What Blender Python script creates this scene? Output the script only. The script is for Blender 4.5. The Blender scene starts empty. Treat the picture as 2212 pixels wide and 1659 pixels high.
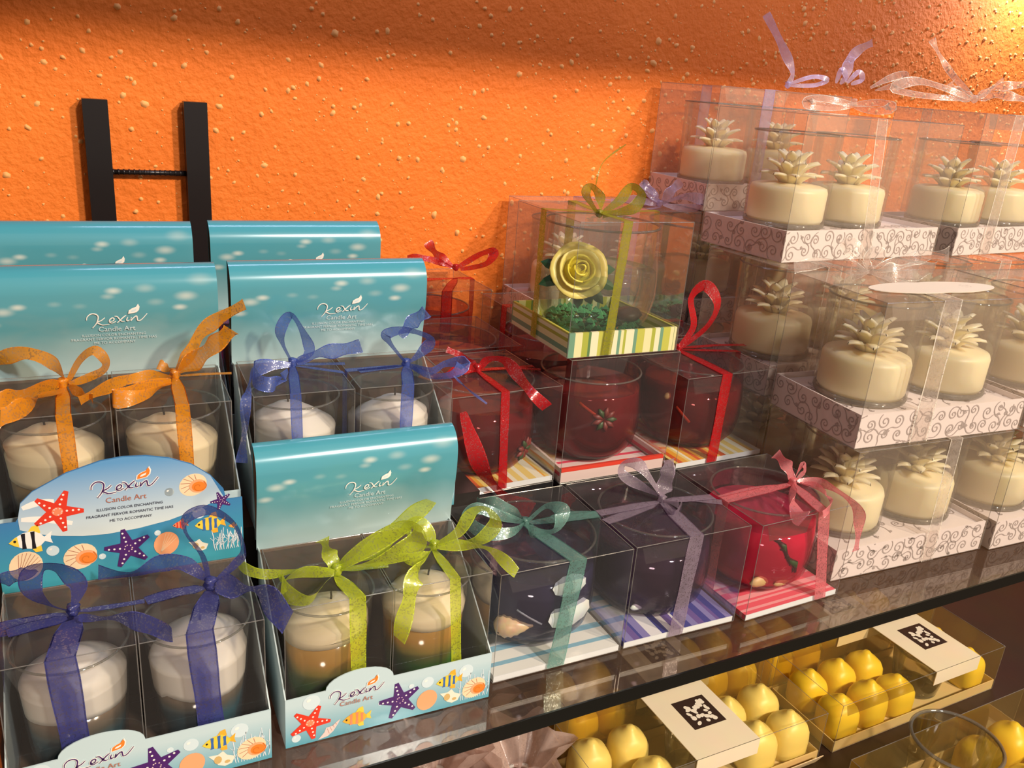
import bpy, math, random
from mathutils import Matrix, Vector
R = random.Random(7)
S = bpy.context.scene
COL = S.collection

# ---------------------------------------------------------------- camera
cam = bpy.data.cameras.new('camera'); cam.sensor_width = 36; cam.lens = 36 * 1843.88 / 2212; cam.clip_start = .01
co = bpy.data.objects.new('camera', cam); COL.objects.link(co)
co.matrix_world = Matrix(((0.890289, 0.086962, -0.447016, -.10107), (-0.448968, 0.331959, -0.829597, -.33378), (0.076248, 0.939277, 0.334583, .33878), (0, 0, 0, 1)))
S.camera = co
# ---------------------------------------------------------------- world, lights, exposure
S.view_settings.view_transform = 'Standard'; S.view_settings.look = 'None'
S.view_settings.gamma = 1; S.view_settings.use_curve_mapping = False
S.view_settings.exposure = 0.0
S.cycles.transparent_max_bounces = 64; S.cycles.max_bounces = 8; S.cycles.diffuse_bounces = 3; S.cycles.glossy_bounces = 3; S.cycles.transmission_bounces = 4
S.cycles.caustics_reflective = False; S.cycles.caustics_refractive = False
W = bpy.data.worlds.new('shop'); S.world = W; W.use_nodes = True
W.node_tree.nodes['Background'].inputs[0].default_value = (1, .74, .55, 1)
W.node_tree.nodes['Background'].inputs[1].default_value = .32

def lamp(name, kind, loc, target, power, color, size=.1, **kw):
    l = bpy.data.lights.new(name, kind); l.energy = power; l.color = color
    if kind == 'AREA': l.shape = 'DISK'; l.size = size
    else: l.shadow_soft_size = size
    for k, v in kw.items(): setattr(l, k, v)
    o = bpy.data.objects.new(name, l); COL.objects.link(o); o.location = loc
    d = Vector(target) - Vector(loc); o.rotation_euler = d.to_track_quat('-Z', 'Y').to_euler()
    return o
lamp('ceiling_spotlight', 'SPOT', (1.25, -1.6, 1.55), (.25, .3, .1), 205, (1, .80, .58), .08, spot_size=1.2, spot_blend=.6)
lamp('ceiling_downlight', 'AREA', (.59, -1.65, 1.63), (.1, .15, .05), 36, (1, .95, .88), .2)
lamp('added_low_fill', 'SPOT', (-.55, -1.25, .22), (.14, .1, -.17), 26, (1, .84, .70), .12, spot_size=.52, spot_blend=.6)  # added fill, no real lamp: brightens the pouches below the glass shelf
lamp('shelf_lamp', 'SPOT', (1.02, .385, .56), (1.0, .44, .40), 4.5, (.86, .92, 1), .02, spot_size=2.8, spot_blend=1)
o = lamp('upper_shelf_strip_light', 'AREA', (.75, .30, .578), (.75, .40, .3), 1.8, (.66, .70, 1), 1.0)
o.data.shape = 'RECTANGLE'; o.data.size = 1.7; o.data.size_y = .02

# ---------------------------------------------------------------- materials
def mat(name): m = bpy.data.materials.new(name); m.use_nodes = True; return m
def nd(m, t, **kw):
    n = m.node_tree.nodes.new('ShaderNode' + t)
    for k, v in kw.items(): setattr(n, k, v)
    return n
def lk(m, a, b): m.node_tree.links.new(a, b)
def c4(c): return (c[0], c[1], c[2], 1)
def prin(name, col, rough=.5, noise=0, nscale=40, bump=0, **kw):
    m = mat(name); b = m.node_tree.nodes['Principled BSDF']
    b.inputs['Base Color'].default_value = c4(col); b.inputs['Roughness'].default_value = rough
    for k, v in kw.items(): b.inputs[k.replace('_', ' ')].default_value = v
    if noise or bump:
        tc = nd(m, 'TexCoord'); n = nd(m, 'TexNoise'); n.inputs['Scale'].default_value = nscale; n.inputs['Detail'].default_value = 5
        lk(m, tc.outputs['Object'], n.inputs['Vector'])
        if noise:
            mx = nd(m, 'MixRGB', blend_type='MULTIPLY'); mx.inputs[0].default_value = noise; mx.inputs[1].default_value = c4(col)
            lk(m, n.outputs['Color'], mx.inputs[2]); lk(m, mx.outputs[0], b.inputs['Base Color'])
        if bump:
            bp = nd(m, 'Bump'); bp.inputs['Strength'].default_value = bump; bp.inputs['Distance'].default_value = .001
            lk(m, n.outputs['Fac'], bp.inputs['Height']); lk(m, bp.outputs[0], b.inputs['Normal'])
    return m
def sheet(name, tint=(.96, .95, .94), haze=.05, hazecol=(.8, .78, .78), blend=.22, rough=.04, wrinkle=.25, scale=28, refl=.42):
    """thin clear film or glass wall: see-through with a mirror-like skin and a little haze"""
    m = mat(name); nt = m.node_tree; nt.nodes.remove(nt.nodes['Principled BSDF']); out = nt.nodes['Material Output']
    t = nd(m, 'BsdfTransparent'); t.inputs[0].default_value = c4(tint)
    d = nd(m, 'BsdfDiffuse'); d.inputs[0].default_value = c4(hazecol)
    g = nd(m, 'BsdfGlossy'); g.inputs['Roughness'].default_value = rough
    lw = nd(m, 'LayerWeight'); lw.inputs['Blend'].default_value = blend
    mul = nd(m, 'Math', operation='MULTIPLY_ADD'); mul.inputs[1].default_value = .55; mul.inputs[2].default_value = .025
    lk(m, lw.outputs['Fresnel'], mul.inputs[0]); mul.inputs[1].default_value = refl; mul.inputs[2].default_value = .012
    tc = nd(m, 'TexCoord'); n = nd(m, 'TexNoise'); n.inputs['Scale'].default_value = scale; n.inputs['Detail'].default_value = 2
    lk(m, tc.outputs['Object'], n.inputs['Vector'])
    bp = nd(m, 'Bump'); bp.inputs['Strength'].default_value = wrinkle; bp.inputs['Distance'].default_value = .002
    lk(m, n.outputs['Fac'], bp.inputs['Height']); lk(m, bp.outputs[0], g.inputs['Normal'])
    m1 = nd(m, 'MixShader'); m1.inputs[0].default_value = haze; lk(m, t.outputs[0], m1.inputs[1]); lk(m, d.outputs[0], m1.inputs[2])
    m2 = nd(m, 'MixShader'); lk(m, mul.outputs[0], m2.inputs[0]); lk(m, m1.outputs[0], m2.inputs[1]); lk(m, g.outputs[0], m2.inputs[2])
    lk(m, m2.outputs[0], out.inputs[0]); return m
def organza(name, col, op=.55, glit=1.0):
    m = mat(name); nt = m.node_tree; b = nt.nodes['Principled BSDF']; out = nt.nodes['Material Output']
    b.inputs['Base Color'].default_value = c4(col); b.inputs['Roughness'].default_value = .42
    t = nd(m, 'BsdfTransparent'); t.inputs[0].default_value = c4([.5 + .5 * x for x in col])
    tl = nd(m, 'BsdfTranslucent'); tl.inputs[0].default_value = c4(col)
    a = nd(m, 'MixShader'); a.inputs[0].default_value = .4; lk(m, b.outputs[0], a.inputs[1]); lk(m, tl.outputs[0], a.inputs[2])
    gl = nd(m, 'BsdfGlossy'); gl.inputs['Roughness'].default_value = .3; gl.inputs[0].default_value = c4([.6 + .4 * x for x in col])
    tc = nd(m, 'TexCoord'); n = nd(m, 'TexVoronoi'); n.inputs['Scale'].default_value = 1500
    lk(m, tc.outputs['Object'], n.inputs['Vector'])
    bp = nd(m, 'Bump'); bp.inputs['Strength'].default_value = 1; bp.inputs['Distance'].default_value = .001
    lk(m, n.outputs['Color'], bp.inputs['Height']); lk(m, bp.outputs[0], gl.inputs['Normal'])
    g2 = nd(m, 'MixShader'); gt = nd(m, 'Math', operation='GREATER_THAN'); gt.inputs[1].default_value = .80; sc_ = nd(m, 'SeparateXYZ'); lk(m, n.outputs['Color'], sc_.inputs[0]); lk(m, sc_.outputs[0], gt.inputs[0]); ma = nd(m, 'Math', operation='MULTIPLY_ADD'); ma.inputs[1].default_value = .5 * glit; ma.inputs[2].default_value = .05; lk(m, gt.outputs[0], ma.inputs[0]); lk(m, ma.outputs[0], g2.inputs[0]); lk(m, a.outputs[0], g2.inputs[1]); lk(m, gl.outputs[0], g2.inputs[2])
    w = nd(m, 'TexNoise'); w.inputs['Scale'].default_value = 160; lk(m, tc.outputs['Object'], w.inputs['Vector'])
    mp = nd(m, 'MapRange'); mp.inputs['To Min'].default_value = op - .15; mp.inputs['To Max'].default_value = op + .15; lk(m, w.outputs['Fac'], mp.inputs[0])
    f = nd(m, 'MixShader'); lk(m, mp.outputs[0], f.inputs[0]); lk(m, t.outputs[0], f.inputs[1]); lk(m, g2.outputs[0], f.inputs[2])
    lk(m, f.outputs[0], out.inputs[0]); return m
def ramp_z(name, stops, z0, z1, rough=.15, noise=.25, **kw):
    """colour that changes with height in the thing itself (layered wax, gel and sand)"""
    m = prin(name, stops[0][1], rough, **kw); b = m.node_tree.nodes['Principled BSDF']
    tc = nd(m, 'TexCoord'); sp = nd(m, 'SeparateXYZ'); lk(m, tc.outputs['Object'], sp.inputs[0])
    n = nd(m, 'TexNoise'); n.inputs['Scale'].default_value = 70; lk(m, tc.outputs['Object'], n.inputs['Vector'])
    ad = nd(m, 'Math', operation='MULTIPLY_ADD'); ad.inputs[1].default_value = noise * (z1 - z0)
    lk(m, n.outputs['Fac'], ad.inputs[0]); lk(m, sp.outputs[2], ad.inputs[2])
    mp = nd(m, 'MapRange'); mp.inputs['From Min'].default_value = z0 + noise * (z1 - z0) / 2; mp.inputs['From Max'].default_value = z1 + noise * (z1 - z0) / 2
    lk(m, ad.outputs[0], mp.inputs[0])
    r = nd(m, 'ValToRGB'); e = r.color_ramp.elements
    while len(e) < len(stops): e.new(.5)
    for k, (p, c) in enumerate(stops): e[k].position = p; e[k].color = c4(c)
    lk(m, mp.outputs[0], r.inputs[0]); lk(m, r.outputs[0], b.inputs['Base Color']); return m

M = {}
def wall_mat():
    m = prin('orange_stucco', (.86, .235, .022), .75); b = m.node_tree.nodes['Principled BSDF']
    tc = nd(m, 'TexCoord'); n1 = nd(m, 'TexNoise'); n1.inputs['Scale'].default_value = 190; n1.inputs['Detail'].default_value = 6
    n2 = nd(m, 'TexNoise'); n2.inputs['Scale'].default_value = 8
    for n in (n1, n2): lk(m, tc.outputs['Object'], n.inputs['Vector'])
    r = nd(m, 'ValToRGB'); r.color_ramp.elements[0].position = .35; r.color_ramp.elements[1].position = .7
    r.color_ramp.elements[0].color = (.80, .170, .010, 1); r.color_ramp.elements[1].color = (.92, .212, .017, 1)
    lk(m, n2.outputs['Fac'], r.inputs[0]); lk(m, r.outputs[0], b.inputs['Base Color'])
    bp = nd(m, 'Bump'); bp.inputs['Strength'].default_value = .5; bp.inputs['Distance'].default_value = .004
    lk(m, n1.outputs['Fac'], bp.inputs['Height']); lk(m, bp.outputs[0], b.inputs['Normal']); return m
M['wall'] = wall_mat()
M['grain'] = prin('plaster_grain', (.90, .42, .13), .8)
M['clear'] = sheet('clear_plastic', (.975, .97, .965), haze=.022)
M['lid'] = sheet('crinkled_lid', (.975, .97, .965), haze=.03, wrinkle=.8, scale=36, rough=.07, blend=.27, refl=.55)
M['film'] = sheet('clear_film_milky', haze=.10, hazecol=(.98, .80, .64), wrinkle=.4)
M['crease'] = sheet('plastic_fold', (.80, .79, .77), .11, (.9, .88, .86), .5, .12)
M['glass'] = sheet('thin_glass', (.97, .97, .96), .02, (.8, .8, .8), .25, .015, .0)
M['rim'] = sheet('glass_rim', (.70, .70, .66), .10, (.7, .68, .62), .5, .03, 0)
M['shelf'] = sheet('shelf_glass', (.95, .92, .88), .05, (.62, .42, .32), .36, .05, .05, 14, .6)
M['black'] = prin('black_metal', (.012, .010, .011), .3)
M['edge'] = prin('dark_glass_edge', (.006, .007, .006), .25)
M['brown_card'] = prin('grey_brown_cardboard', (.16, .095, .055), .9, .4, 300)
M['white_card'] = prin('white_card', (.78, .80, .80), .5)
M['riser'] = prin('black_riser', (.02, .015, .013), .4)
M['wood'] = prin('dark_shelf_board', (.045, .022, .012), .45, .5, 20)
M['wax_white'] = prin('white_wax', (.82, .76, .68), .5, Subsurface_Weight=.25, Subsurface_Radius=(.01, .008, .006), Subsurface_Scale=.4, bump=.15, nscale=60)
M['wax_cream'] = prin('cream_wax', (.86, .72, .47), .5, Subsurface_Weight=.25, Subsurface_Radius=(.01, .008, .005), Subsurface_Scale=.4, bump=.15, nscale=60)
M['wax_ivory'] = prin('ivory_wax', (.97, .84, .56), .4, Subsurface_Weight=.6, Subsurface_Radius=(.02, .015, .008), Subsurface_Scale=.6)
M['wax_yellow'] = prin('yellow_wax', (.95, .68, .05), .38, Subsurface_Weight=.25, Subsurface_Radius=(.01, .006, .002), Subsurface_Scale=.5)
M['wax_pale'] = prin('pale_yellow_wax', (.95, .78, .28), .38, Subsurface_Weight=.25, Subsurface_Radius=(.01, .006, .002), Subsurface_Scale=.5)
M['wick'] = prin('wick', (.05, .04, .03), .9)
def ocean(name, lo, mid, hi, spots=True):
    """glossy printed card: sea colours running from low to high, with soft drops of light"""
    m = prin(name, mid, .2, Coat_Weight=1, Coat_Roughness=.13); b = m.node_tree.nodes['Principled BSDF']
    tc = nd(m, 'TexCoord'); sp = nd(m, 'SeparateXYZ'); lk(m, tc.outputs['Object'], sp.inputs[0])
    n = nd(m, 'TexNoise'); n.inputs['Scale'].default_value = 22; lk(m, tc.outputs['Object'], n.inputs['Vector'])
    ad = nd(m, 'Math', operation='MULTIPLY_ADD'); ad.inputs[1].default_value = .03; lk(m, n.outputs['Fac'], ad.inputs[0]); lk(m, sp.outputs[2], ad.inputs[2])
    mp = nd(m, 'MapRange'); mp.inputs['From Min'].default_value = .092; mp.inputs['From Max'].default_value = .152; lk(m, ad.outputs[0], mp.inputs[0])
    r = nd(m, 'ValToRGB'); e = r.color_ramp.elements; e.new(.55)
    for k, (p, c) in enumerate(((0, lo), (.5, mid), (1, hi))): e[k].position = p; e[k].color = c4(c)
    lk(m, mp.outputs[0], r.inputs[0]); last = r.outputs[0]
    if spots:
        for (x, z, s, q) in ((.010, .118, 3.0, .8), (.017, .1205, 2.2, 1), (.004, .111, 2.4, .8), (.063, .128, 2.4, .9), (.060, .125, 2.0, .45), (.079, .129, 3, .4), (.100, .124, 3.4, .8), (.0965, .1175, 2.2, 1), (.084, .121, 2.6, .3), (.034, .1215, 2, .25), (.046, .120, 2, .2), (.108, .133, 4, .35)):
            cb = nd(m, 'VectorMath', operation='SUBTRACT'); cb.inputs[1].default_value = (x, 0, z); lk(m, tc.outputs['Object'], cb.inputs[0])
            mu = nd(m, 'VectorMath', operation='MULTIPLY'); mu.inputs[1].default_value = (420 / s, 0, 900 / s); lk(m, cb.outputs[0], mu.inputs[0])
            le = nd(m, 'VectorMath', operation='LENGTH'); lk(m, mu.outputs[0], le.inputs[0])
            mr = nd(m, 'MapRange'); mr.interpolation_type = 'SMOOTHSTEP'
            mr.inputs['From Min'].default_value = 1; mr.inputs['From Max'].default_value = 0; mr.inputs['To Max'].default_value = .55 * q; lk(m, le.outputs['Value'], mr.inputs[0])
            mx = nd(m, 'MixRGB'); mx.inputs[2].default_value = (.95, .9, .78, 1); lk(m, mr.outputs[0], mx.inputs[0]); lk(m, last, mx.inputs[1]); last = mx.outputs[0]
    lk(m, last, b.inputs['Base Color']); return m
M['sea'] = ocean('sea_header_print', (.42, .56, .58), (.10, .33, .39), (.07, .33, .43))
def lin(name, a, b_, axis, lo, hi, rough=.25):
    m = prin(name, a, rough, Coat_Weight=.4); b = m.node_tree.nodes['Principled BSDF']
    tc = nd(m, 'TexCoord'); sp = nd(m, 'SeparateXYZ'); lk(m, tc.outputs['Object'], sp.inputs[0])
    mp = nd(m, 'MapRange'); mp.inputs['From Min'].default_value = lo; mp.inputs['From Max'].default_value = hi; lk(m, sp.outputs[axis], mp.inputs[0])
    r = nd(m, 'ValToRGB'); r.color_ramp.elements[0].color = c4(a); r.color_ramp.elements[1].color = c4(b_)
    lk(m, mp.outputs[0], r.inputs[0]); lk(m, r.outputs[0], b.inputs['Base Color']); return m
M['front_print'] = lin('pale_sea_print', (.10, .36, .46), (.52, .66, .70), 2, 0, .026)
M['back_print'] = lin('deep_sea_print', (.05, .33, .42), (.05, .20, .44), 2, .082, .118)
M['badge_print'] = lin('sky_badge_print', (.72, .78, .74), (.12, .33, .62), 2, .10, .143)
M['side_card'] = prin('pale_blue_card', (.50, .60, .62), .5)
INK = dict(red=(.72, .045, .02), redlight=(.9, .25, .12), purple=(.075, .02, .14), plum=(.06, .02, .12), brown=(.45, .16, .10), navytext=(.03, .03, .06),
           orange=(.85, .22, .03), amber=(.85, .42, .04), yellow=(.88, .60, .06), cream=(.86, .66, .42), peach=(.86, .38, .18), white=(.85, .83, .78), blue=(.05, .14, .40),
           black=(.015, .012, .015), bubble=(.62, .74, .78), pink=(.78, .60, .56), coral=(.70, .76, .80), tan=(.62, .42, .16), palegold=(.80, .76, .62), shellrust=(.66, .17, .02))
for k, c in INK.items(): M['ink_' + k] = prin('ink_' + k, c, .3)

# ---------------------------------------------------------------- geometry helpers
class MB:
    def __init__(s): s.v = []; s.f = []; s.m = []
    def add(s, v, f, k=0):
        o = len(s.v); s.v += [tuple(p) for p in v]; s.f += [tuple(i + o for i in q) for q in f]; s.m += [k] * len(f); return s
    def box(s, x0, x1, y0, y1, z0, z1, k=0):
        return s.add([(x, y, z) for z in (z0, z1) for y in (y0, y1) for x in (x0, x1)],
                     [(0, 2, 3, 1), (4, 5, 7, 6), (0, 1, 5, 4), (2, 6, 7, 3), (0, 4, 6, 2), (1, 3, 7, 5)], k)
    def lathe(s, prof, n=32, k=0, c=(0, 0), wob=None):
        o = len(s.v); N = len(prof)
        for (r, z) in prof:
            for i in range(n):
                a = 2 * math.pi * i / n; q = r * (wob(a, z) if wob else 1); s.v.append((c[0] + q * math.cos(a), c[1] + q * math.sin(a), z))
        for j in range(N - 1):
            for i in range(n):
                s.f.append((o + j * n + i, o + j * n + (i + 1) % n, o + (j + 1) * n + (i + 1) % n, o + (j + 1) * n + i)); s.m.append(k)
        return s
    def cap(s, prof_end, n, first=False, k=0):
        pass
    def tube(s, pts, r, n=6, k=0):
        pts = [Vector(p) for p in pts]; rings = []; N = len(pts)
        for i, p in enumerate(pts):
            t = (pts[min(i + 1, N - 1)] - pts[max(i - 1, 0)]).normalized()
            a = t.cross(Vector((0, 0, 1)));  a = t.cross(Vector((1, 0, 0))) if a.length < .1 else a
            a.normalize(); b = t.cross(a); rr = r[i] if isinstance(r, (list, tuple)) else r
            rings.append([p + a * rr * math.cos(2 * math.pi * j / n) + b * rr * math.sin(2 * math.pi * j / n) for j in range(n)])
        v = [q for ring in rings for q in ring]
        f = [(i * n + j, i * n + (j + 1) % n, (i + 1) * n + (j + 1) % n, (i + 1) * n + j) for i in range(N - 1) for j in range(n)]
        return s.add(v, f + [tuple(range(n))[::-1], tuple((N - 1) * n + j for j in range(n))], k)
    def ribbon(s, cen, wid, k=0):
        v = []
        for c, w in zip(cen, wid): v += [Vector(c) - Vector(w), Vector(c) + Vector(w)]
        return s.add(v, [(2 * i, 2 * i + 1, 2 * i + 3, 2 * i + 2) for i in range(len(cen) - 1)], k)
    def prism(s, poly, fn, t, k=0):
        """poly of (a,b) points mapped by fn(a,b,depth), given a thickness"""
        n = len(poly); v = [fn(a, b, 0) for a, b in poly] + [fn(a, b, t) for a, b in poly]
        return s.add(v, [tuple(range(n)), tuple(range(2 * n - 1, n - 1, -1))] + [(i, i + n, (i + 1) % n + n, (i + 1) % n) for i in range(n)], k)
    def flat(s, poly, fn, k=0): return s.add([fn(a, b, 0) for a, b in poly], [tuple(range(len(poly)))], k)
    def mesh(s, name, mats, smooth=False):
        me = bpy.data.meshes.new(name); me.from_pydata(s.v, [], s.f)
        for m in (mats if isinstance(mats, (list, tuple)) else [mats]): me.materials.append(M[m] if isinstance(m, str) else m)
        me.polygons.foreach_set('material_index', s.m)
        if smooth: me.polygons.foreach_set('use_smooth', [True] * len(me.polygons))
        me.update(); return me
def link(name, me, parent=None, loc=None, rz=0):
    o = bpy.data.objects.new(name, me); COL.objects.link(o)
    if parent: o.parent = parent
    if loc: o.location = loc
    if rz: o.rotation_euler = (0, 0, rz)
    return o
def put(name, mb, mats, parent=None, smooth=False, **kw): return link(name, mb.mesh(name, mats, smooth), parent, **kw)
def thing(name, label, cat, loc=(0, 0, 0), rz=0, group=None):
    o = link(name, None, None, loc, rz); o['label'] = label; o['category'] = cat
    if group: o['group'] = group
    return o
def structure(o, label=None):
    o['kind'] = 'structure'
    if label: o['label'] = label
    return o
CACHE = {}
def cached(key, fn):
    if key not in CACHE: CACHE[key] = fn()
    return CACHE[key]
def smooth_path(pts, n=7):
    P = [Vector(p) for p in pts]; out = []
    for i in range(len(P) - 1):
        a, b, c, d = P[max(i - 1, 0)], P[i], P[i + 1], P[min(i + 2, len(P) - 1)]
        for j in range(n):
            t = j / n
            out.append(.5 * ((2 * b) + (c - a) * t + (2 * a - 5 * b + 4 * c - d) * t * t + (3 * b - a - 3 * c + d) * t ** 3))
    return out + [P[-1]]
def text_mesh(key, s, size, matname, align='CENTER', extra=0):
    def f():
        cu = bpy.data.curves.new('lettering', 'FONT'); cu.body = s; cu.size = size; cu.align_x = align; cu.resolution_u = 2; cu.space_line = .92; cu.offset = extra
        o = bpy.data.objects.new('lettering', cu); COL.objects.link(o)
        dg = bpy.context.evaluated_depsgraph_get(); me = bpy.data.meshes.new_from_object(o.evaluated_get(dg))
        bpy.data.objects.remove(o); me.materials.clear(); me.materials.append(M[matname]); return me
    return cached(key, f)
def ell(cx, cy, rx, ry, n=18, rot=0):
    c, s_ = math.cos(rot), math.sin(rot)
    return [(cx + rx * math.cos(2 * math.pi * i / n) * c - ry * math.sin(2 * math.pi * i / n) * s_, cy + rx * math.cos(2 * math.pi * i / n) * s_ + ry * math.sin(2 * math.pi * i / n) * c) for i in range(n)]
def stroke(mb, pts, w, fn, k=0, taper=True):
    """a pen stroke as a flat band on the plane of fn"""
    p = [Vector((a, b, 0)) for a, b in pts]; p = smooth_path(p, 5) if len(p) > 2 else p
    v = []; N = len(p)
    for i, q in enumerate(p):
        t = (p[min(i + 1, N - 1)] - p[max(i - 1, 0)]); t = t.normalized() if t.length > 0 else Vector((1, 0, 0))
        ww = w * (1 if not taper else .35 + .65 * math.sin(math.pi * min(max(i / max(N - 1, 1), .06), .94)) ** .5) / 2
        v += [fn(q.x - t.y * ww, q.y + t.x * ww, 0), fn(q.x + t.y * ww, q.y - t.x * ww, 0)]
    mb.add(v, [(2 * i, 2 * i + 1, 2 * i + 3, 2 * i + 2) for i in range(N - 1)], k)
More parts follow.
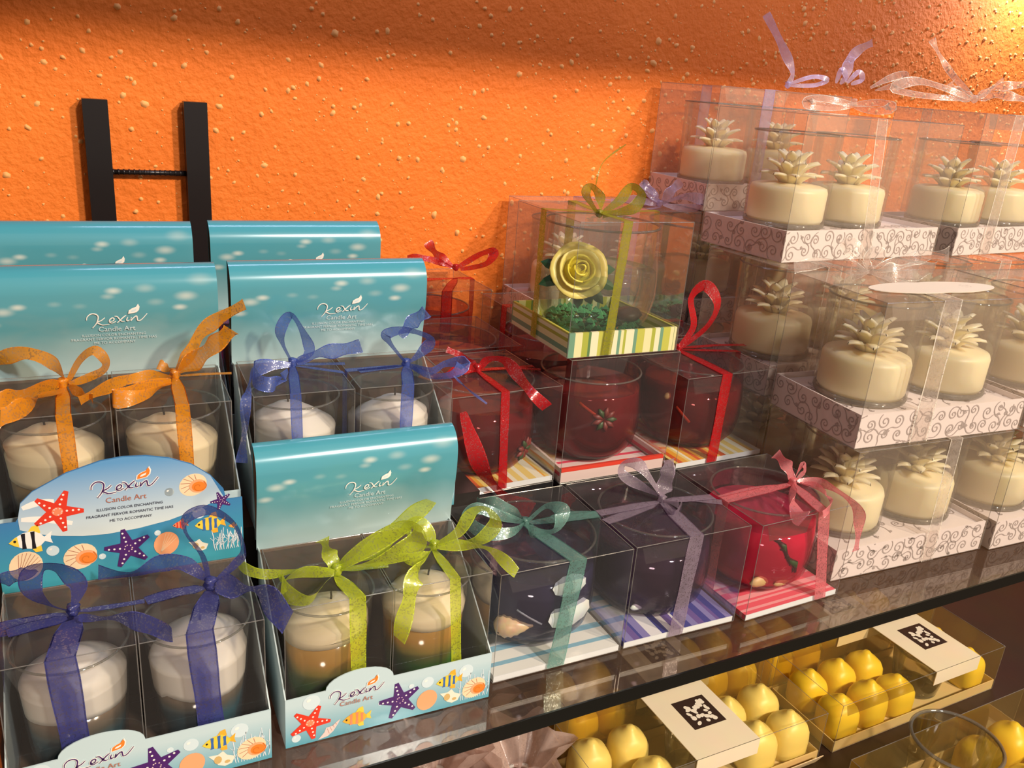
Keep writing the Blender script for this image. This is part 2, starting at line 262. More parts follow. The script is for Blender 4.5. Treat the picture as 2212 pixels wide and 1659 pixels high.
BOWS = {
'orange_left':((-0.1110,0.1531,0.1675),[
  ('V',11,[(0,0,0),(-11.7,-12.5,1.7),(-23.7,-21.3,2.3),(-33.3,-27.2,2.5)]),
  ('V',11,[(-0,-8.1,0.8),(-13.3,-31.4,3),(-26.6,-47.6,2.2)]),
  ('V',8,[(1.3,-0.7,2.8),(-4.4,4.6,11.4),(-16.1,12.7,14.6),(-28.7,20.7,9.6),(-38.2,26.3,3.6)]),
  ('V',6,[(2.2,0.9,0),(9.3,-1.4,13.3),(16.5,-4.5,19.2),(21.2,-7,14.2),(19.8,-7.2,8.6),(11.3,-4.1,3.6),(3.3,-1.8,0.3)]),
  ('V',6,[(2.8,-7.4,0.8),(9.5,-22.7,1.5),(13.5,-31.5,1.8)])]),
'orange_right':((-0.0545,0.1540,0.1675),[
  ('V',8,[(0.1,-0,1.4),(7.8,-1.6,12.3),(14.1,-2.8,24),(23.3,-6.3,33),(36.9,-13.1,43)]),
  ('V',11,[(1.7,-0.9,1.6),(12.3,-8.3,12.2),(20.5,-14,21.5),(28.6,-18.8,30.4)]),
  ('V',6,[(-0.4,0.2,1.9),(-4.4,2.4,3.7),(-8,4.3,5.9)]),
  ('V',8,[(-2.4,-4.1,0.8),(-19.1,-5,2),(-34.7,-18.6,2.9),(-49,-37.3,3.3)]),
  ('V',9,[(-3.5,-15,2.2),(-15.8,-22.4,3.3),(-28.3,-33.7,3.9),(-33.9,-40.4,3.9),(-24,-40.1,3.2),(-13.1,-29.5,2.2),(-3.9,-13.9,0.8)]),
  ('T',4,[(1.8,1.4,-1.2),(15.6,1.2,-1.2),(30.6,-1,-1.2)])]),
'blue_left':((0.0127,0.1586,0.1675),[
  ('V',7,[(-0.3,-1.4,0.5),(-5.8,0.4,12.9),(-6.8,0.3,21.6),(-1.4,-2.6,31.2),(5.2,-5.5,20.8),(8.6,-6.1,8.7),(2,-1.1,0.2)]),
  ('V',9,[(2,-1.1,0.8),(13.5,-5.6,6.7),(26.1,-11.1,10.1),(37.3,-16.7,13.7)]),
  ('V',10,[(-2.8,-7.3,1.8),(-14.7,-8.6,2.6),(-25.8,-15.3,2.9),(-26.7,-35.3,2.6),(-17.4,-37.1,1.9),(-6,-14.1,0.8)]),
  ('T',5,[(2.5,1.2,-1.2),(31.2,-4,-1.2)]),
  ('V',6,[(-24,-5.3,0.8),(-35.6,-46.9,1.2),(-37.7,-48.6,-19.6),(-39.8,-48.6,-38.8)])]),
'blue_right':((0.0796,0.1423,0.1675),[
  ('V',7,[(-0.7,-1.7,0.6),(-10.3,2,13.1),(-12.5,2.3,19.1),(-1.6,-3.6,22.8),(11.4,-9.7,18.2),(7.7,-6.1,9),(1,-0.5,0.1)]),
  ('V',9,[(-3.6,1.9,16.9),(2.7,0.1,26.2),(10.7,-3.5,33.9)]),
  ('V',9,[(-1.3,-9.1,1.6),(6.7,-23.5,2.2),(19.4,-16,3.4),(28.9,-21.1,4.9),(18.4,-31.6,2.2),(4.3,-29.7,1.6),(0.3,-8.9,0.8)]),
  ('T',6,[(-2,-0.5,-1.2),(-31.8,-3.8,-1.2)]),
  ('V',1.5,[(18.7,-31.2,0.8),(27.5,-33.3,-7.6),(40.9,-34.3,-18.4)])]),
'lime_left':((0.0109,0.0536,0.0855),[
  ('V',9,[(-0.4,0.2,1.1),(-2.6,5.4,7.6),(-5.7,8.7,15.2)]),
  ('V',10,[(0.9,-0.5,1.8),(16.5,-5.5,11.1),(32,-11.3,28.7),(45.1,-17.5,42.8)]),
  ('V',11,[(1.7,-3,1.4),(18.9,-13.6,9.4),(34,-22.6,21.2),(36.4,-24.1,29.8),(30.9,-20.8,32.6),(18.7,-13.2,21.7),(4.3,-4,7.1),(1.5,-0.8,0.7)]),
  ('V',6,[(-1.7,-0.7,0.8),(-15.3,6.1,0.2),(-32.6,4.5,2),(-41.6,9,2.4),(-47.6,20,2.3)]),
  ('V',12,[(-2.4,-3.3,0.8),(-17.7,1.4,1.8),(-29.9,-6.9,3.9),(-30.8,-17.1,3.9),(-21.6,-26.4,3.2),(-10.7,-13.7,2.2),(-3.4,-4.9,0.8)]),
  ('T',6,[(3.5,1.7,-1.2),(28,-1.6,-1.2)])]),
'lime_right':((0.0695,0.0604,0.0855),[
  ('V',8,[(0.7,-2.9,2.4),(10.1,-9.7,11.8),(15.8,-13.9,25.8),(22.9,-18,28.4),(27.7,-20.1,20),(21.9,-15.7,8.4),(13.5,-9.4,4.4),(2.1,-3.2,0.8)]),
  ('V',7,[(0.4,-3.7,0.8),(12.5,-11.8,4.2),(24.9,-22.3,4.6),(35.1,-35.9,-4.5)]),
  ('V',8,[(-2.8,-2.6,0.8),(-13.7,-0.3,1.7),(-23.8,-7,3.6),(-21.3,-13.4,3.3),(-11.1,-13.7,2.2),(-3,-4.7,0.8)]),
  ('V',9,[(-0.8,0.4,1.7),(-4.5,4.1,10.6),(-12.1,9.4,11),(-14.5,11.2,4.5)]),
  ('V',10,[(-3.3,-4,0.8),(-23,-30.7,2.9),(-28.4,-35.4,-8.6),(-33.5,-37.4,-29.7)])]),
'navy_left':((-0.1148,0.0618,0.0855),[
  ('V',11,[(0.7,-2.4,4),(3.3,-5.4,16.9),(-4.8,-1.9,25),(-14,3.1,23.5),(-16.3,5.3,11.5),(-9.4,3.1,3.3),(-1.5,-1.5,0.8)]),
  ('V',7,[(-13.2,7.1,20.5),(-21.2,11.4,17.1),(-30.4,16.4,12.1)]),
  ('T',8,[(-2.7,-3.9,-1.2),(-15.2,-5,-1.2),(-27.2,-7.2,-1.2)]),
  ('T',4,[(1.9,0.3,-1.2),(16.3,-1,-1.2),(31.2,-1.5,-1.2)]),
  ('V',9,[(2.2,-8.7,0.8),(15.7,-14.2,0.8),(29,-25.4,2.4),(40,-38.8,2)])]),
'navy_right':((-0.0522,0.0625,0.0855),[
  ('V',6,[(-0.4,1.8,0.7),(-2.8,4,15.1),(-9.5,8.2,26.8),(-9.1,8.3,35.1),(1,2.8,40.9),(11.9,-3.5,34.4),(15.7,-6.3,19.9),(11.6,-5.1,12.5),(2.2,-1.2,1.9)]),
  ('V',9,[(-1.8,1,2.5),(-10.8,8,9.6),(-21.1,15.4,7.7),(-34.3,18.4,2.4),(-50.5,25.8,2.5)]),
  ('V',14,[(1.6,-4.6,0.8),(12.8,-12,2.9),(22.4,-20.9,1.6),(30.1,-39,-4.7)]),
  ('T',8,[(-3,-0.5,-1.2),(-16.7,0.1,-1.2),(-30.8,-2.4,-1.2)])]),
'red_left':((0.1542,0.1941,0.1402),[
  ('V',5,[(-0.7,0.4,1.7),(-7.5,6.5,7.3),(-19.2,13.8,11.9)]),
  ('V',8,[(-3.4,-2.6,0.8),(-17.5,-4.8,2),(-35,-17,2.5)]),
  ('V',9,[(1.7,-0.9,0.9),(5.2,-5.6,8.8),(14.5,-13.1,9.5),(18.1,-29.1,3.1),(17.3,-52.3,-1.6),(29.6,-53.1,-12.9)]),
  ('T',5,[(4.2,2.5,-1.2),(28.8,-1.4,-1.2),(47.2,-9.3,-1.2)]),
  ('V',13,[(-32.5,-49.1,-11.1),(-23.8,-49.8,-35.4),(-12.6,-50.6,-61),(6.7,-51.3,-81.1),(26.1,-52.1,-92.9)])]),
'red_right':((0.3411,0.2020,0.1402),[
  ('V',9,[(-0.9,-1.1,0.4),(7.1,-6.5,20.2),(2.1,-4.4,43.3),(10.8,-9.1,54.9),(21.6,-14.3,41.1),(17.7,-11,20.9),(1.7,-0.9,0.2)]),
  ('T',6,[(4.7,2.8,-1.2),(39.3,2.8,-1.2),(70.3,-2.8,-1.2)]),
  ('V',8,[(-4.6,-1.5,0.8),(-10,7,5.4),(-13.9,9.8,12.8)])]),
'violet':((0.2448,0.0787,0.0764),[
  ('V',8,[(0.6,1.2,1.4),(-11.2,8.7,7.4),(-23.5,16,15),(-24.3,16.4,22.6),(-17.1,11.8,24.7),(-10.9,7.3,18.6),(-1,0.5,3.4)]),
  ('V',11,[(-0.3,0.2,2.8),(3.1,2.4,15.3),(4,3.5,28.5)]),
  ('T',8,[(-4.7,-0.3,-1.2),(-26.9,-6,-1.2),(-53.2,-11.5,-1.2)]),
  ('T',8,[(4.7,0.8,-1.2),(24.7,-4.4,-1.2),(40.7,-14.7,-1.2)]),
  ('V',10,[(-0.6,-1.8,0.3),(3.9,-14.1,2.2),(-6.3,-21,1.9),(-3.6,-7.4,0.8)])]),
'pink':((0.3571,0.0705,0.0764),[
  ('V',9,[(-0.2,0.1,1.5),(-4.7,4.1,12.7),(-13,9.3,20.8)]),
  ('V',4,[(1.4,0.3,2.7),(5.7,-0.8,14.2),(7.4,-2.2,9.3),(2,-1.1,2.5)]),
  ('T',9,[(-6,-1.8,-1.2),(-35.1,1.4,-1.2),(-68,-1.2,-1.2)]),
  ('V',13,[(-5.2,-4.7,0.8),(-28.9,-30.8,2.8),(-38.5,-49.5,1.3)]),
  ('V',5,[(1.8,-1,0.2),(11.5,-12.6,1.2),(3.6,-33.4,1.5),(-9.6,-43.8,1.8),(-17.9,-47,0.6)]),
  ('V',8,[(2.7,-1.5,1.8),(20.3,-11.8,1),(14.8,-45.4,1.3),(23,-46.3,-17.3),(24.7,-46.5,-36.3)])]),
'teal':((0.1405,0.0818,0.0764),[
  ('V',9,[(-1.7,-1.2,0.9),(-14.6,4.3,4.6),(-29.3,11.3,9.1),(-35.3,9.8,2.2),(-31.2,-7.4,1.9),(-15.4,-10.8,1.4),(-2.7,-3.1,0.8)]),
  ('V',10,[(0.5,-1.8,1.5),(9.3,-7.9,13.6),(18,-13.1,11.5),(11.7,-17.8,1.7),(-3.1,-14.9,1.3),(-1,-3.7,0.8)]),
  ('V',8,[(-1.9,1,1.8),(-12.9,11.8,8.7),(-25.2,20.4,9.8)]),
  ('T',9,[(19.7,1.9,-1.2),(36.2,0.3,-1.2),(52.2,-3.8,-1.2)])]),
'olive':((0.2381,0.1850,0.2536),[
  ('V',7,[(-1.6,-0.7,0.1),(-11.1,2.9,13.2),(-8.3,1.2,18.9),(-1.9,-1.1,12.6),(0.6,-0.3,3.3)]),
  ('V',8,[(0.4,-1.2,0.2),(11.1,-7.8,11.1),(16.8,-11.3,21),(23.7,-15,16.2),(20.3,-12.7,6.7),(11.8,-7.3,2.6),(-3,-8.8,0.8)]),
  ('V',1.2,[(-4.5,2.4,16.5),(1.6,5.5,34.9),(16,0.5,48.6)])]),
'white_top':((0.4953,0.2100,0.3427),[
  ('V',9,[(-1.5,-1.8,-1.5),(-29.4,10.7,1.4),(-37.4,14.6,-3),(-20.3,7.4,-5.3),(0.4,-0.2,-2.2)]),
  ('V',9,[(-1.9,-2.1,-1.5),(14.2,-13.8,1.6),(22.9,-19,-1.3),(13.5,-11.5,-5.2),(0.5,-0.3,-2.9)])]),
'white_rear':((0.5811,0.3800,0.3556),[
  ('V',9,[(0.1,-0.1,1.8),(2.1,-1.1,13.4),(-11.1,6,36.9),(-30.3,16.3,66.1)]),
  ('V',11,[(52.5,-28.3,7.3),(52.2,-26.4,24.5),(58.3,-28.4,37.5),(71.4,-35.1,47.6)]),
  ('V',6,[(-0.4,-0.8,0.9),(19.6,-12.6,10),(32.9,-19.9,8.4),(23.5,-14.1,2.1),(1.3,-0.7,-0.3)]),
  ('V',6,[(42.7,-24,5.6),(44.5,-26.2,19.4),(49.4,-28.4,13),(47.4,-25.5,5)]),
  ('V',6,[(52.8,-29.5,6.5),(60.3,-34.7,18.5),(65,-36.8,11.2),(57,-30.7,5.9)])]),
'white_right':((0.6604,0.2200,0.3545),[
  ('V',6,[(-0.2,0.1,0.8),(-19.9,12.4,18.6),(-33.9,21.2,35.4),(-42.8,26.4,48.5)]),
  ('V',9,[(-3.2,0.2,0.2),(-28.7,12.6,7.8),(-52.6,24.9,11.8),(-69.6,34.5,4.3),(-47,23.6,0.1),(-3.6,2,-0.7)]),
  ('V',7,[(-86.9,45.8,2.7),(-74.3,37.9,11.9),(-62.2,31.3,17),(-63.7,32.9,8.8),(-82,44.2,1)]),
  ('V',3,[(-0.3,0.1,1.2),(7.4,-6.4,8.9),(16.5,-12.3,19.9)]),
  ('V',8,[(1.6,-0.9,1.4),(12.5,-9.1,11.4),(34.9,-22.2,16.6)]),
  ('V',8,[(1.8,-1,0.6),(15.7,-13.3,5.7),(35.3,-25.8,3.4)]),
  ('V',12,[(-2,1.1,0.6),(-16.3,8.8,4.7),(-23.6,12.7,12.2)])]),
'white_middle':((0.4636,0.1310,0.2180),[
  ('V',9,[(0,1,0.1),(-15.4,10.2,11.2),(-20.7,13.4,18.7),(-11.9,8.4,18.9),(-3.5,3,8.7),(-0.2,0.1,1.1)]),
  ('V',8,[(-1.6,-1.2,0.7),(2.3,-5.4,14.8),(-2.6,-3,17.4),(-6,0.4,7.5),(-0.7,0.4,0.3)]),
  ('V',12,[(1.5,-0.8,0.5),(24.7,-12.2,10.6),(40.4,-19.8,15.6),(53,-26.3,18.2)]),
  ('V',17,[(-6.4,-7.7,0.8),(18.4,-15.5,1.1),(37.8,-28.3,7.9)]),
  ('V',11,[(-10.4,-7.1,0.8),(-31,15.1,3.8),(-69.2,13.2,1.5)]),
  ('V',6,[(-10,-7.5,1.6),(-49.7,-28.1,2.5),(-16.6,4.5,3.2),(-3.7,2,2.3)])]),
'lavender':((0.4217,0.3600,0.2350),[
  ('V',9,[(-2.1,1.1,0.7),(-16.9,9.1,17.4),(-11.8,6.3,14.7),(-2,1.1,6.6)]),
  ('V',10,[(-0.1,0.1,0.9),(-10.7,7.4,12.3),(-17.9,11.9,15.2)]),
  ('V',10,[(1.1,-0.6,1),(8.5,-4.6,13.4),(16.1,-8.7,23)]),
  ('V',10,[(1.2,-2.2,0.3),(17.5,-12.3,8.8),(32.2,-20.8,8),(35.7,-22.2,1.5),(21.6,-13.4,-2.3),(2.9,-1.6,-0.6)]),
  ('V',9,[(-2,1.1,-0.2),(-23.2,10.9,1.8),(-43.3,21,-2.7)])]),
'red_rear':((0.2194,0.3900,0.1695),[
  ('V',10,[(-1.9,1,-0.2),(-11.4,7.3,6.6),(-19.1,12.3,14.5),(-23.5,14.9,21.8)]),
  ('V',9,[(0.6,-1.9,0.4),(19.1,-13.4,15.6),(28.7,-18.8,17.8),(23.8,-14.9,6.2),(3.9,-2.1,-1.4)]),
  ('V',7,[(-2.7,1.4,-0.2),(-21.3,11.5,5.9),(-40.4,21.8,5.9)])]),
}
# ---------------------------------------------------------------- setting: wall, shelves, rack upright
WY = .44
wall = put('wall_back', MB().box(-1.6, 3.2, WY, WY + .06, -.9, 1.6), 'wall'); structure(wall)
M['floor_tile'] = prin('brown_shop_floor', (.20, .12, .075), .35, .4, 6)
fl = put('floor', MB().box(-1.6, 3.2, -2.6, WY, -.95, -.9), 'floor_tile'); structure(fl)
g = MB()
for i in range(9000):
    x, z = R.uniform(-.25, 1.35), R.uniform(-.02, .56)
    if R.random() > .55 + .45 * (x > .4): continue
    r = .0007 + .0019 * R.random() ** 2.4 + (.0016 if R.random() < .04 else 0); e = R.uniform(.7, 1.5); n = 6; h = r * R.uniform(.45, .8); t = R.uniform(0, 3.1)
    v = [(x + 1.0 * r * e * math.cos(a) * math.cos(t) - r * math.sin(a) * math.sin(t), WY + .0003, z + r * e * math.cos(a) * math.sin(t) + r * math.sin(a) * math.cos(t)) for a in [2 * math.pi * k / n + R.uniform(-.3, .3) for k in range(n)]]
    m = [(x + .55 * (p[0] - x), WY - h, z + .55 * (p[2] - z) + .1 * r) for p in v]
    g.add(v + m, [(k, (k + 1) % n, (k + 1) % n + n, k + n) for k in range(n)] + [tuple(range(n, 2 * n))])
gr = put('plaster_grain', g, 'grain', wall, True); gr['kind'] = 'stuff'

t = thing('glass_shelf', 'clear glass shelf with a dark polished front edge carrying the gift boxes', 'shelf', (0, 0, 0))
put('shelf_pane', MB().box(-1.2, 2.6, .0006, WY, -.009, -.0006), 'shelf', t)
put('front_edge', MB().box(-1.2, 2.6, -.0006, .0006, -.0095, 0), 'edge', t)
t = thing('lower_shelf', 'dark lower shelf board under the yellow candle boxes', 'shelf', (0, 0, -.2))
put('board', MB().box(-1.2, 2.6, -.14, WY, -.02, 0), 'wood', t)
t = thing('upper_shelf', 'dark board of the next shelf above the display', 'shelf', (0, 0, .585))
put('board', MB().box(-1.6, 3.0, .035, WY, 0, .02), 'wood', t)
t = thing('shelf_upright', 'black metal ladder-like rack upright against the orange wall', 'rack', (-.0835, .4265, -.2))
put('post', MB().box(0, .0180, 0, .011, 0, .5005), 'black', t); put('post', MB().box(.0735, .0915, 0, .011, 0, .5025), 'black', t)
for z in (.445, .395, .345):
    b = MB().tube([(.016, .0085, z), (.075, .0085, z)], .0022, 10)
    for i in range(14): b.tube([(.018 + .0039 * i, .0085, z), (.0192 + .0039 * i, .0085, z)], .0026, 10)
    put('rung', b, 'black', t, True)
t = thing('display_riser', 'black stepped riser under the rear rows of blue display cartons', 'riser', (-.16, .118, 0))
put('front_step', MB().box(0, .285, 0, .083, 0, .0835), 'riser', t)
put('rear_step', MB().box(0, .285, .083, .19, 0, .0925), 'riser', t)

# ---------------------------------------------------------------- printed pictures
PM = ['ink_' + k for k in INK]; PI = {k: i for i, k in enumerate(INK)}
def plane(y0, sgn=-1):
    return lambda e: (lambda a, b, d: (a / 1000, y0 + sgn * (e * .00006 + d), b / 1000))
def art_star(mb, fn, cx, cz, r, rot, body, sx=1):
    P = []
    for i in range(10):
        a = rot + math.pi * i / 5; q = r if i % 2 == 0 else r * .42
        if i % 2 == 0: P += [(cx + sx * q * math.cos(a + d), cz + q * math.sin(a + d)) for d in (-.09, .09)]
        else: P.append((cx + sx * q * math.cos(a), cz + q * math.sin(a)))
    mb.add([fn(2)(cx, cz, 0)] + [fn(2)(a, b, 0) for a, b in P], [(0, i + 1, (i + 1) % len(P) + 1) for i in range(len(P))], PI[body])
    for i in range(5):
        a = rot + 2 * math.pi * i / 5
        for q in (.35, .58, .8): mb.flat(ell(cx + sx * r * q * math.cos(a + .07), cz + r * q * math.sin(a + .07), r * .05, r * .05, 6), fn(3), PI['white'])
    mb.flat(ell(cx, cz, r * .22, r * .2, 10), fn(3), PI['redlight' if body == 'red' else 'purple'])
    for i in range(7): mb.flat(ell(cx + r * .16 * math.cos(i * 2.4), cz + r * .16 * math.sin(i * 2.4), r * .035, r * .035, 5), fn(4), PI['pink'])
def art_fish(mb, fn, cx, cz, L, flip=1, kind='blue'):
    body, bar, fin = dict(blue=('yellow', 'blue', 'amber'), orange=('amber', 'redlight', 'yellow'), moor=('white', 'black', 'yellow'), red=('redlight', 'red', 'orange'))[kind]
    T = lambda P: [(cx + flip * x * L, cz + z * L) for x, z in P]
    mb.flat(T([(-.1, .18), (.05, .4), (.2, .44), (.24, .2), (.1, .1)]), fn(2), PI[fin]); mb.flat(T([(-.05, -.15), (.08, -.36), (.24, -.36), (.22, -.1)]), fn(2), PI[fin])
    mb.flat(T([(.28, .03), (.5, .2), (.46, 0), (.5, -.16), (.28, -.05)]), fn(2), PI[fin if kind != 'moor' else 'white'])
    mb.flat(T([(-.5, 0), (-.36, .13), (-.15, .25), (.08, .27), (.24, .16), (.34, .03), (.34, -.05), (.22, -.18), (.02, -.25), (-.2, -.2), (-.38, -.1)]), fn(3), PI[body])
    for x, h in ((-.2, .21), (.0, .24), (.17, .18)) if kind != 'moor' else ((-.16, .22), (.06, .25)):
        mb.flat(T([(x - .05, h), (x + .05, h + .01), (x + .035, 0), (x + .05, -h), (x - .05, -h), (x - .035, 0)]), fn(4), PI[bar])
    if kind == 'moor': mb.flat(T([(-.5, 0), (-.36, .13), (-.3, .16), (-.27, -.15), (-.38, -.1)]), fn(4), PI['yellow'])
    mb.flat(ell(cx - flip * .36 * L, cz + .03 * L, .035 * L, .04 * L, 8), fn(5), PI['black'])
def art_spiral(mb, fn, cx, cz, r):
    mb.flat(ell(cx - r * .15, cz, r * 1.15, r, 20, .5), fn(2), PI['cream'])
    for i in range(6):
        a = 1.2 + i * .5; stroke(mb, [(cx + .4 * r * math.cos(a), cz + .4 * r * math.sin(a)), (cx - .15 * r + r * math.cos(a + .2), cz + .95 * r * math.sin(a + .2))], r * .07, fn(3), PI['brown'])
    mb.flat(ell(cx + r * .25, cz - r * .15, r * .72, r * .62, 18), fn(4), PI['peach'])
    mb.flat(ell(cx + r * .3, cz - r * .2, r * .55, r * .46, 16), fn(5), PI['orange'])
    stroke(mb, [(cx + r * .3 + r * (.06 + .08 * i) * math.cos(i * .9), cz - r * .2 + r * (.05 + .065 * i) * math.sin(i * .9)) for i in range(9)], r * .08, fn(6), PI['shellrust'], taper=False)
def art_fan(mb, fn, cx, cz, r, rot=0, col='peach', ribs=8):
    mb.flat(ell(cx, cz, r, r * 1.12, 20, rot), fn(2), PI[col])
    b = (cx - r * .9 * math.cos(rot + 1.3) , cz - r * .9 * math.sin(rot + 1.3))
    for i in range(ribs):
        a = rot + 1.3 + (i - (ribs - 1) / 2) * .28; stroke(mb, [b, (cx + r * .92 * math.cos(a), cz + r * 1.0 * math.sin(a))], r * .05, fn(3), PI['brown' if col == 'cream' else 'cream'])
def art_bubble(mb, fn, cx, cz, r):
    mb.flat(ell(cx, cz, r, r, 18), fn(1), PI['bubble']); mb.flat(ell(cx - .3 * r, cz + .35 * r, r * .28, r * .2, 8, .6), fn(2), PI['white'])
def art_coral(mb, fn, x0, x1, z0, z1, n=13):
    rr = random.Random(3)
    for i in range(n):
        x = x0 + (x1 - x0) * (i + .5) / n; P = [(x, z0)]
        for j in range(4): P.append((P[-1][0] + rr.uniform(-1.1, 1.1), z0 + (z1 - z0) * (j + 1) / 4 * rr.uniform(.7, 1)))
        P = [(min(max(a, x0 - 2), x1), min(b, z1)) for a, b in P]; stroke(mb, P, .55, fn(1), PI['coral'])
        stroke(mb, [P[1], (min(P[1][0] + 1.8, x1), P[1][1] + 2.4)], .45, fn(1), PI['coral']); stroke(mb, [P[2], (P[2][0] - 1.6, min(P[2][1] + 2, z1))], .4, fn(1), PI['coral'])
def art_tan(mb, fn, cx, cz, s):
    mb.flat([(cx + s * a, cz + s * b) for a, b in ((-1, .55), (-.3, .5), (.1, .75), (.4, .3), (1, .0), (.75, -.6), (.2, -.75), (-.3, -.5), (-.5, -.1))], fn(2), PI['palegold'])
    mb.flat(ell(cx - .3 * s, cz, .3 * s, .38 * s, 10), fn(3), PI['tan']); mb.flat(ell(cx + .4 * s, cz - .35 * s, .22 * s, .16 * s, 8), fn(3), PI['tan'])
def art_whelk(mb, fn, cx, cz, s):
    mb.flat([(cx + s * a, cz + s * b) for a, b in ((-1, -.75), (-.45, -.1), (-.3, .35), (.3, .4), (.6, .7), (1, .95), (.75, .45), (.35, -.2), (-.15, -.6))], fn(2), PI['pink'])
    for i in range(4): stroke(mb, [(cx + s * (-.2 + .25 * i), cz + s * (.25 + .13 * i)), (cx + s * (0 + .22 * i), cz + s * (-.35 + .26 * i))], s * .05, fn(3), PI['brown'])
LOGO = [[(722, 692), (728, 660), (758, 632), (796, 633), (817, 656), (812, 695), (793, 735), (764, 771)], [(872, 672), (842, 698), (806, 716), (826, 733), (852, 745), (905, 739)],
        [(903, 717), (936, 708), (947, 688), (935, 677), (913, 692), (908, 717), (928, 729), (962, 712)], [(952, 662), (974, 666), (990, 690), (1008, 714), (1034, 716)], [(1050, 656), (1026, 674), (1000, 700), (970, 730)],
        [(1062, 674), (1052, 700), (1058, 714), (1076, 704)], [(1092, 676), (1086, 712), (1110, 684), (1136, 668), (1141, 690), (1146, 714), (1176, 706), (1228, 646)]]
FLAME = [(1066, 645), (1074, 610), (1100, 592), (1135, 578), (1156, 548), (1167, 578), (1160, 610), (1138, 632), (1100, 640)]
def art_logo(mb, fn, cx, cz, w, ink, flame, halo=None):
    s = w / 515; q = lambda P: [(cx + (x - 975) * s, cz - (y - 665) * s) for x, y in P]
    if halo:
        for st in LOGO: stroke(mb, q(st), 21 * s, fn(5), PI[halo], taper=False)
        mb.flat([(cx + (1118 + (x - 1118) * 1.22 - 975) * s, cz - (600 + (y - 600) * 1.18 - 665) * s) for x, y in FLAME], fn(5), PI[halo])
    for st in LOGO: stroke(mb, q(st), 10.5 * s, fn(7), PI[ink])
    mb.flat(q(FLAME), fn(7), PI[flame]); mb.flat(q([(1088, 626), (1098, 610), (1140, 594), (1132, 614), (1108, 624)]), fn(8), PI[halo or 'bubble'])
def art_text(mb, fn, s, cx, cz, width, ink, layer=7, bold=0):
    me = text_mesh(s, s, 1, 'ink_white'); X = [v.co.x for v in me.vertices]; k = width / (max(X) - min(X)); x0 = (max(X) + min(X)) / 2
    mb.add([fn(layer)(cx + (v.co.x - x0) * k, cz + (v.co.y - .35) * k, 0) for v in me.vertices], [tuple(p.vertices) for p in me.polygons], PI[ink])
SLOGAN = ('ILLUSION COLOR ENCHANTING', 'FRAGRANT FERVOR ROMANTIC TIME HAS', 'ME TO ACCOMPANY')

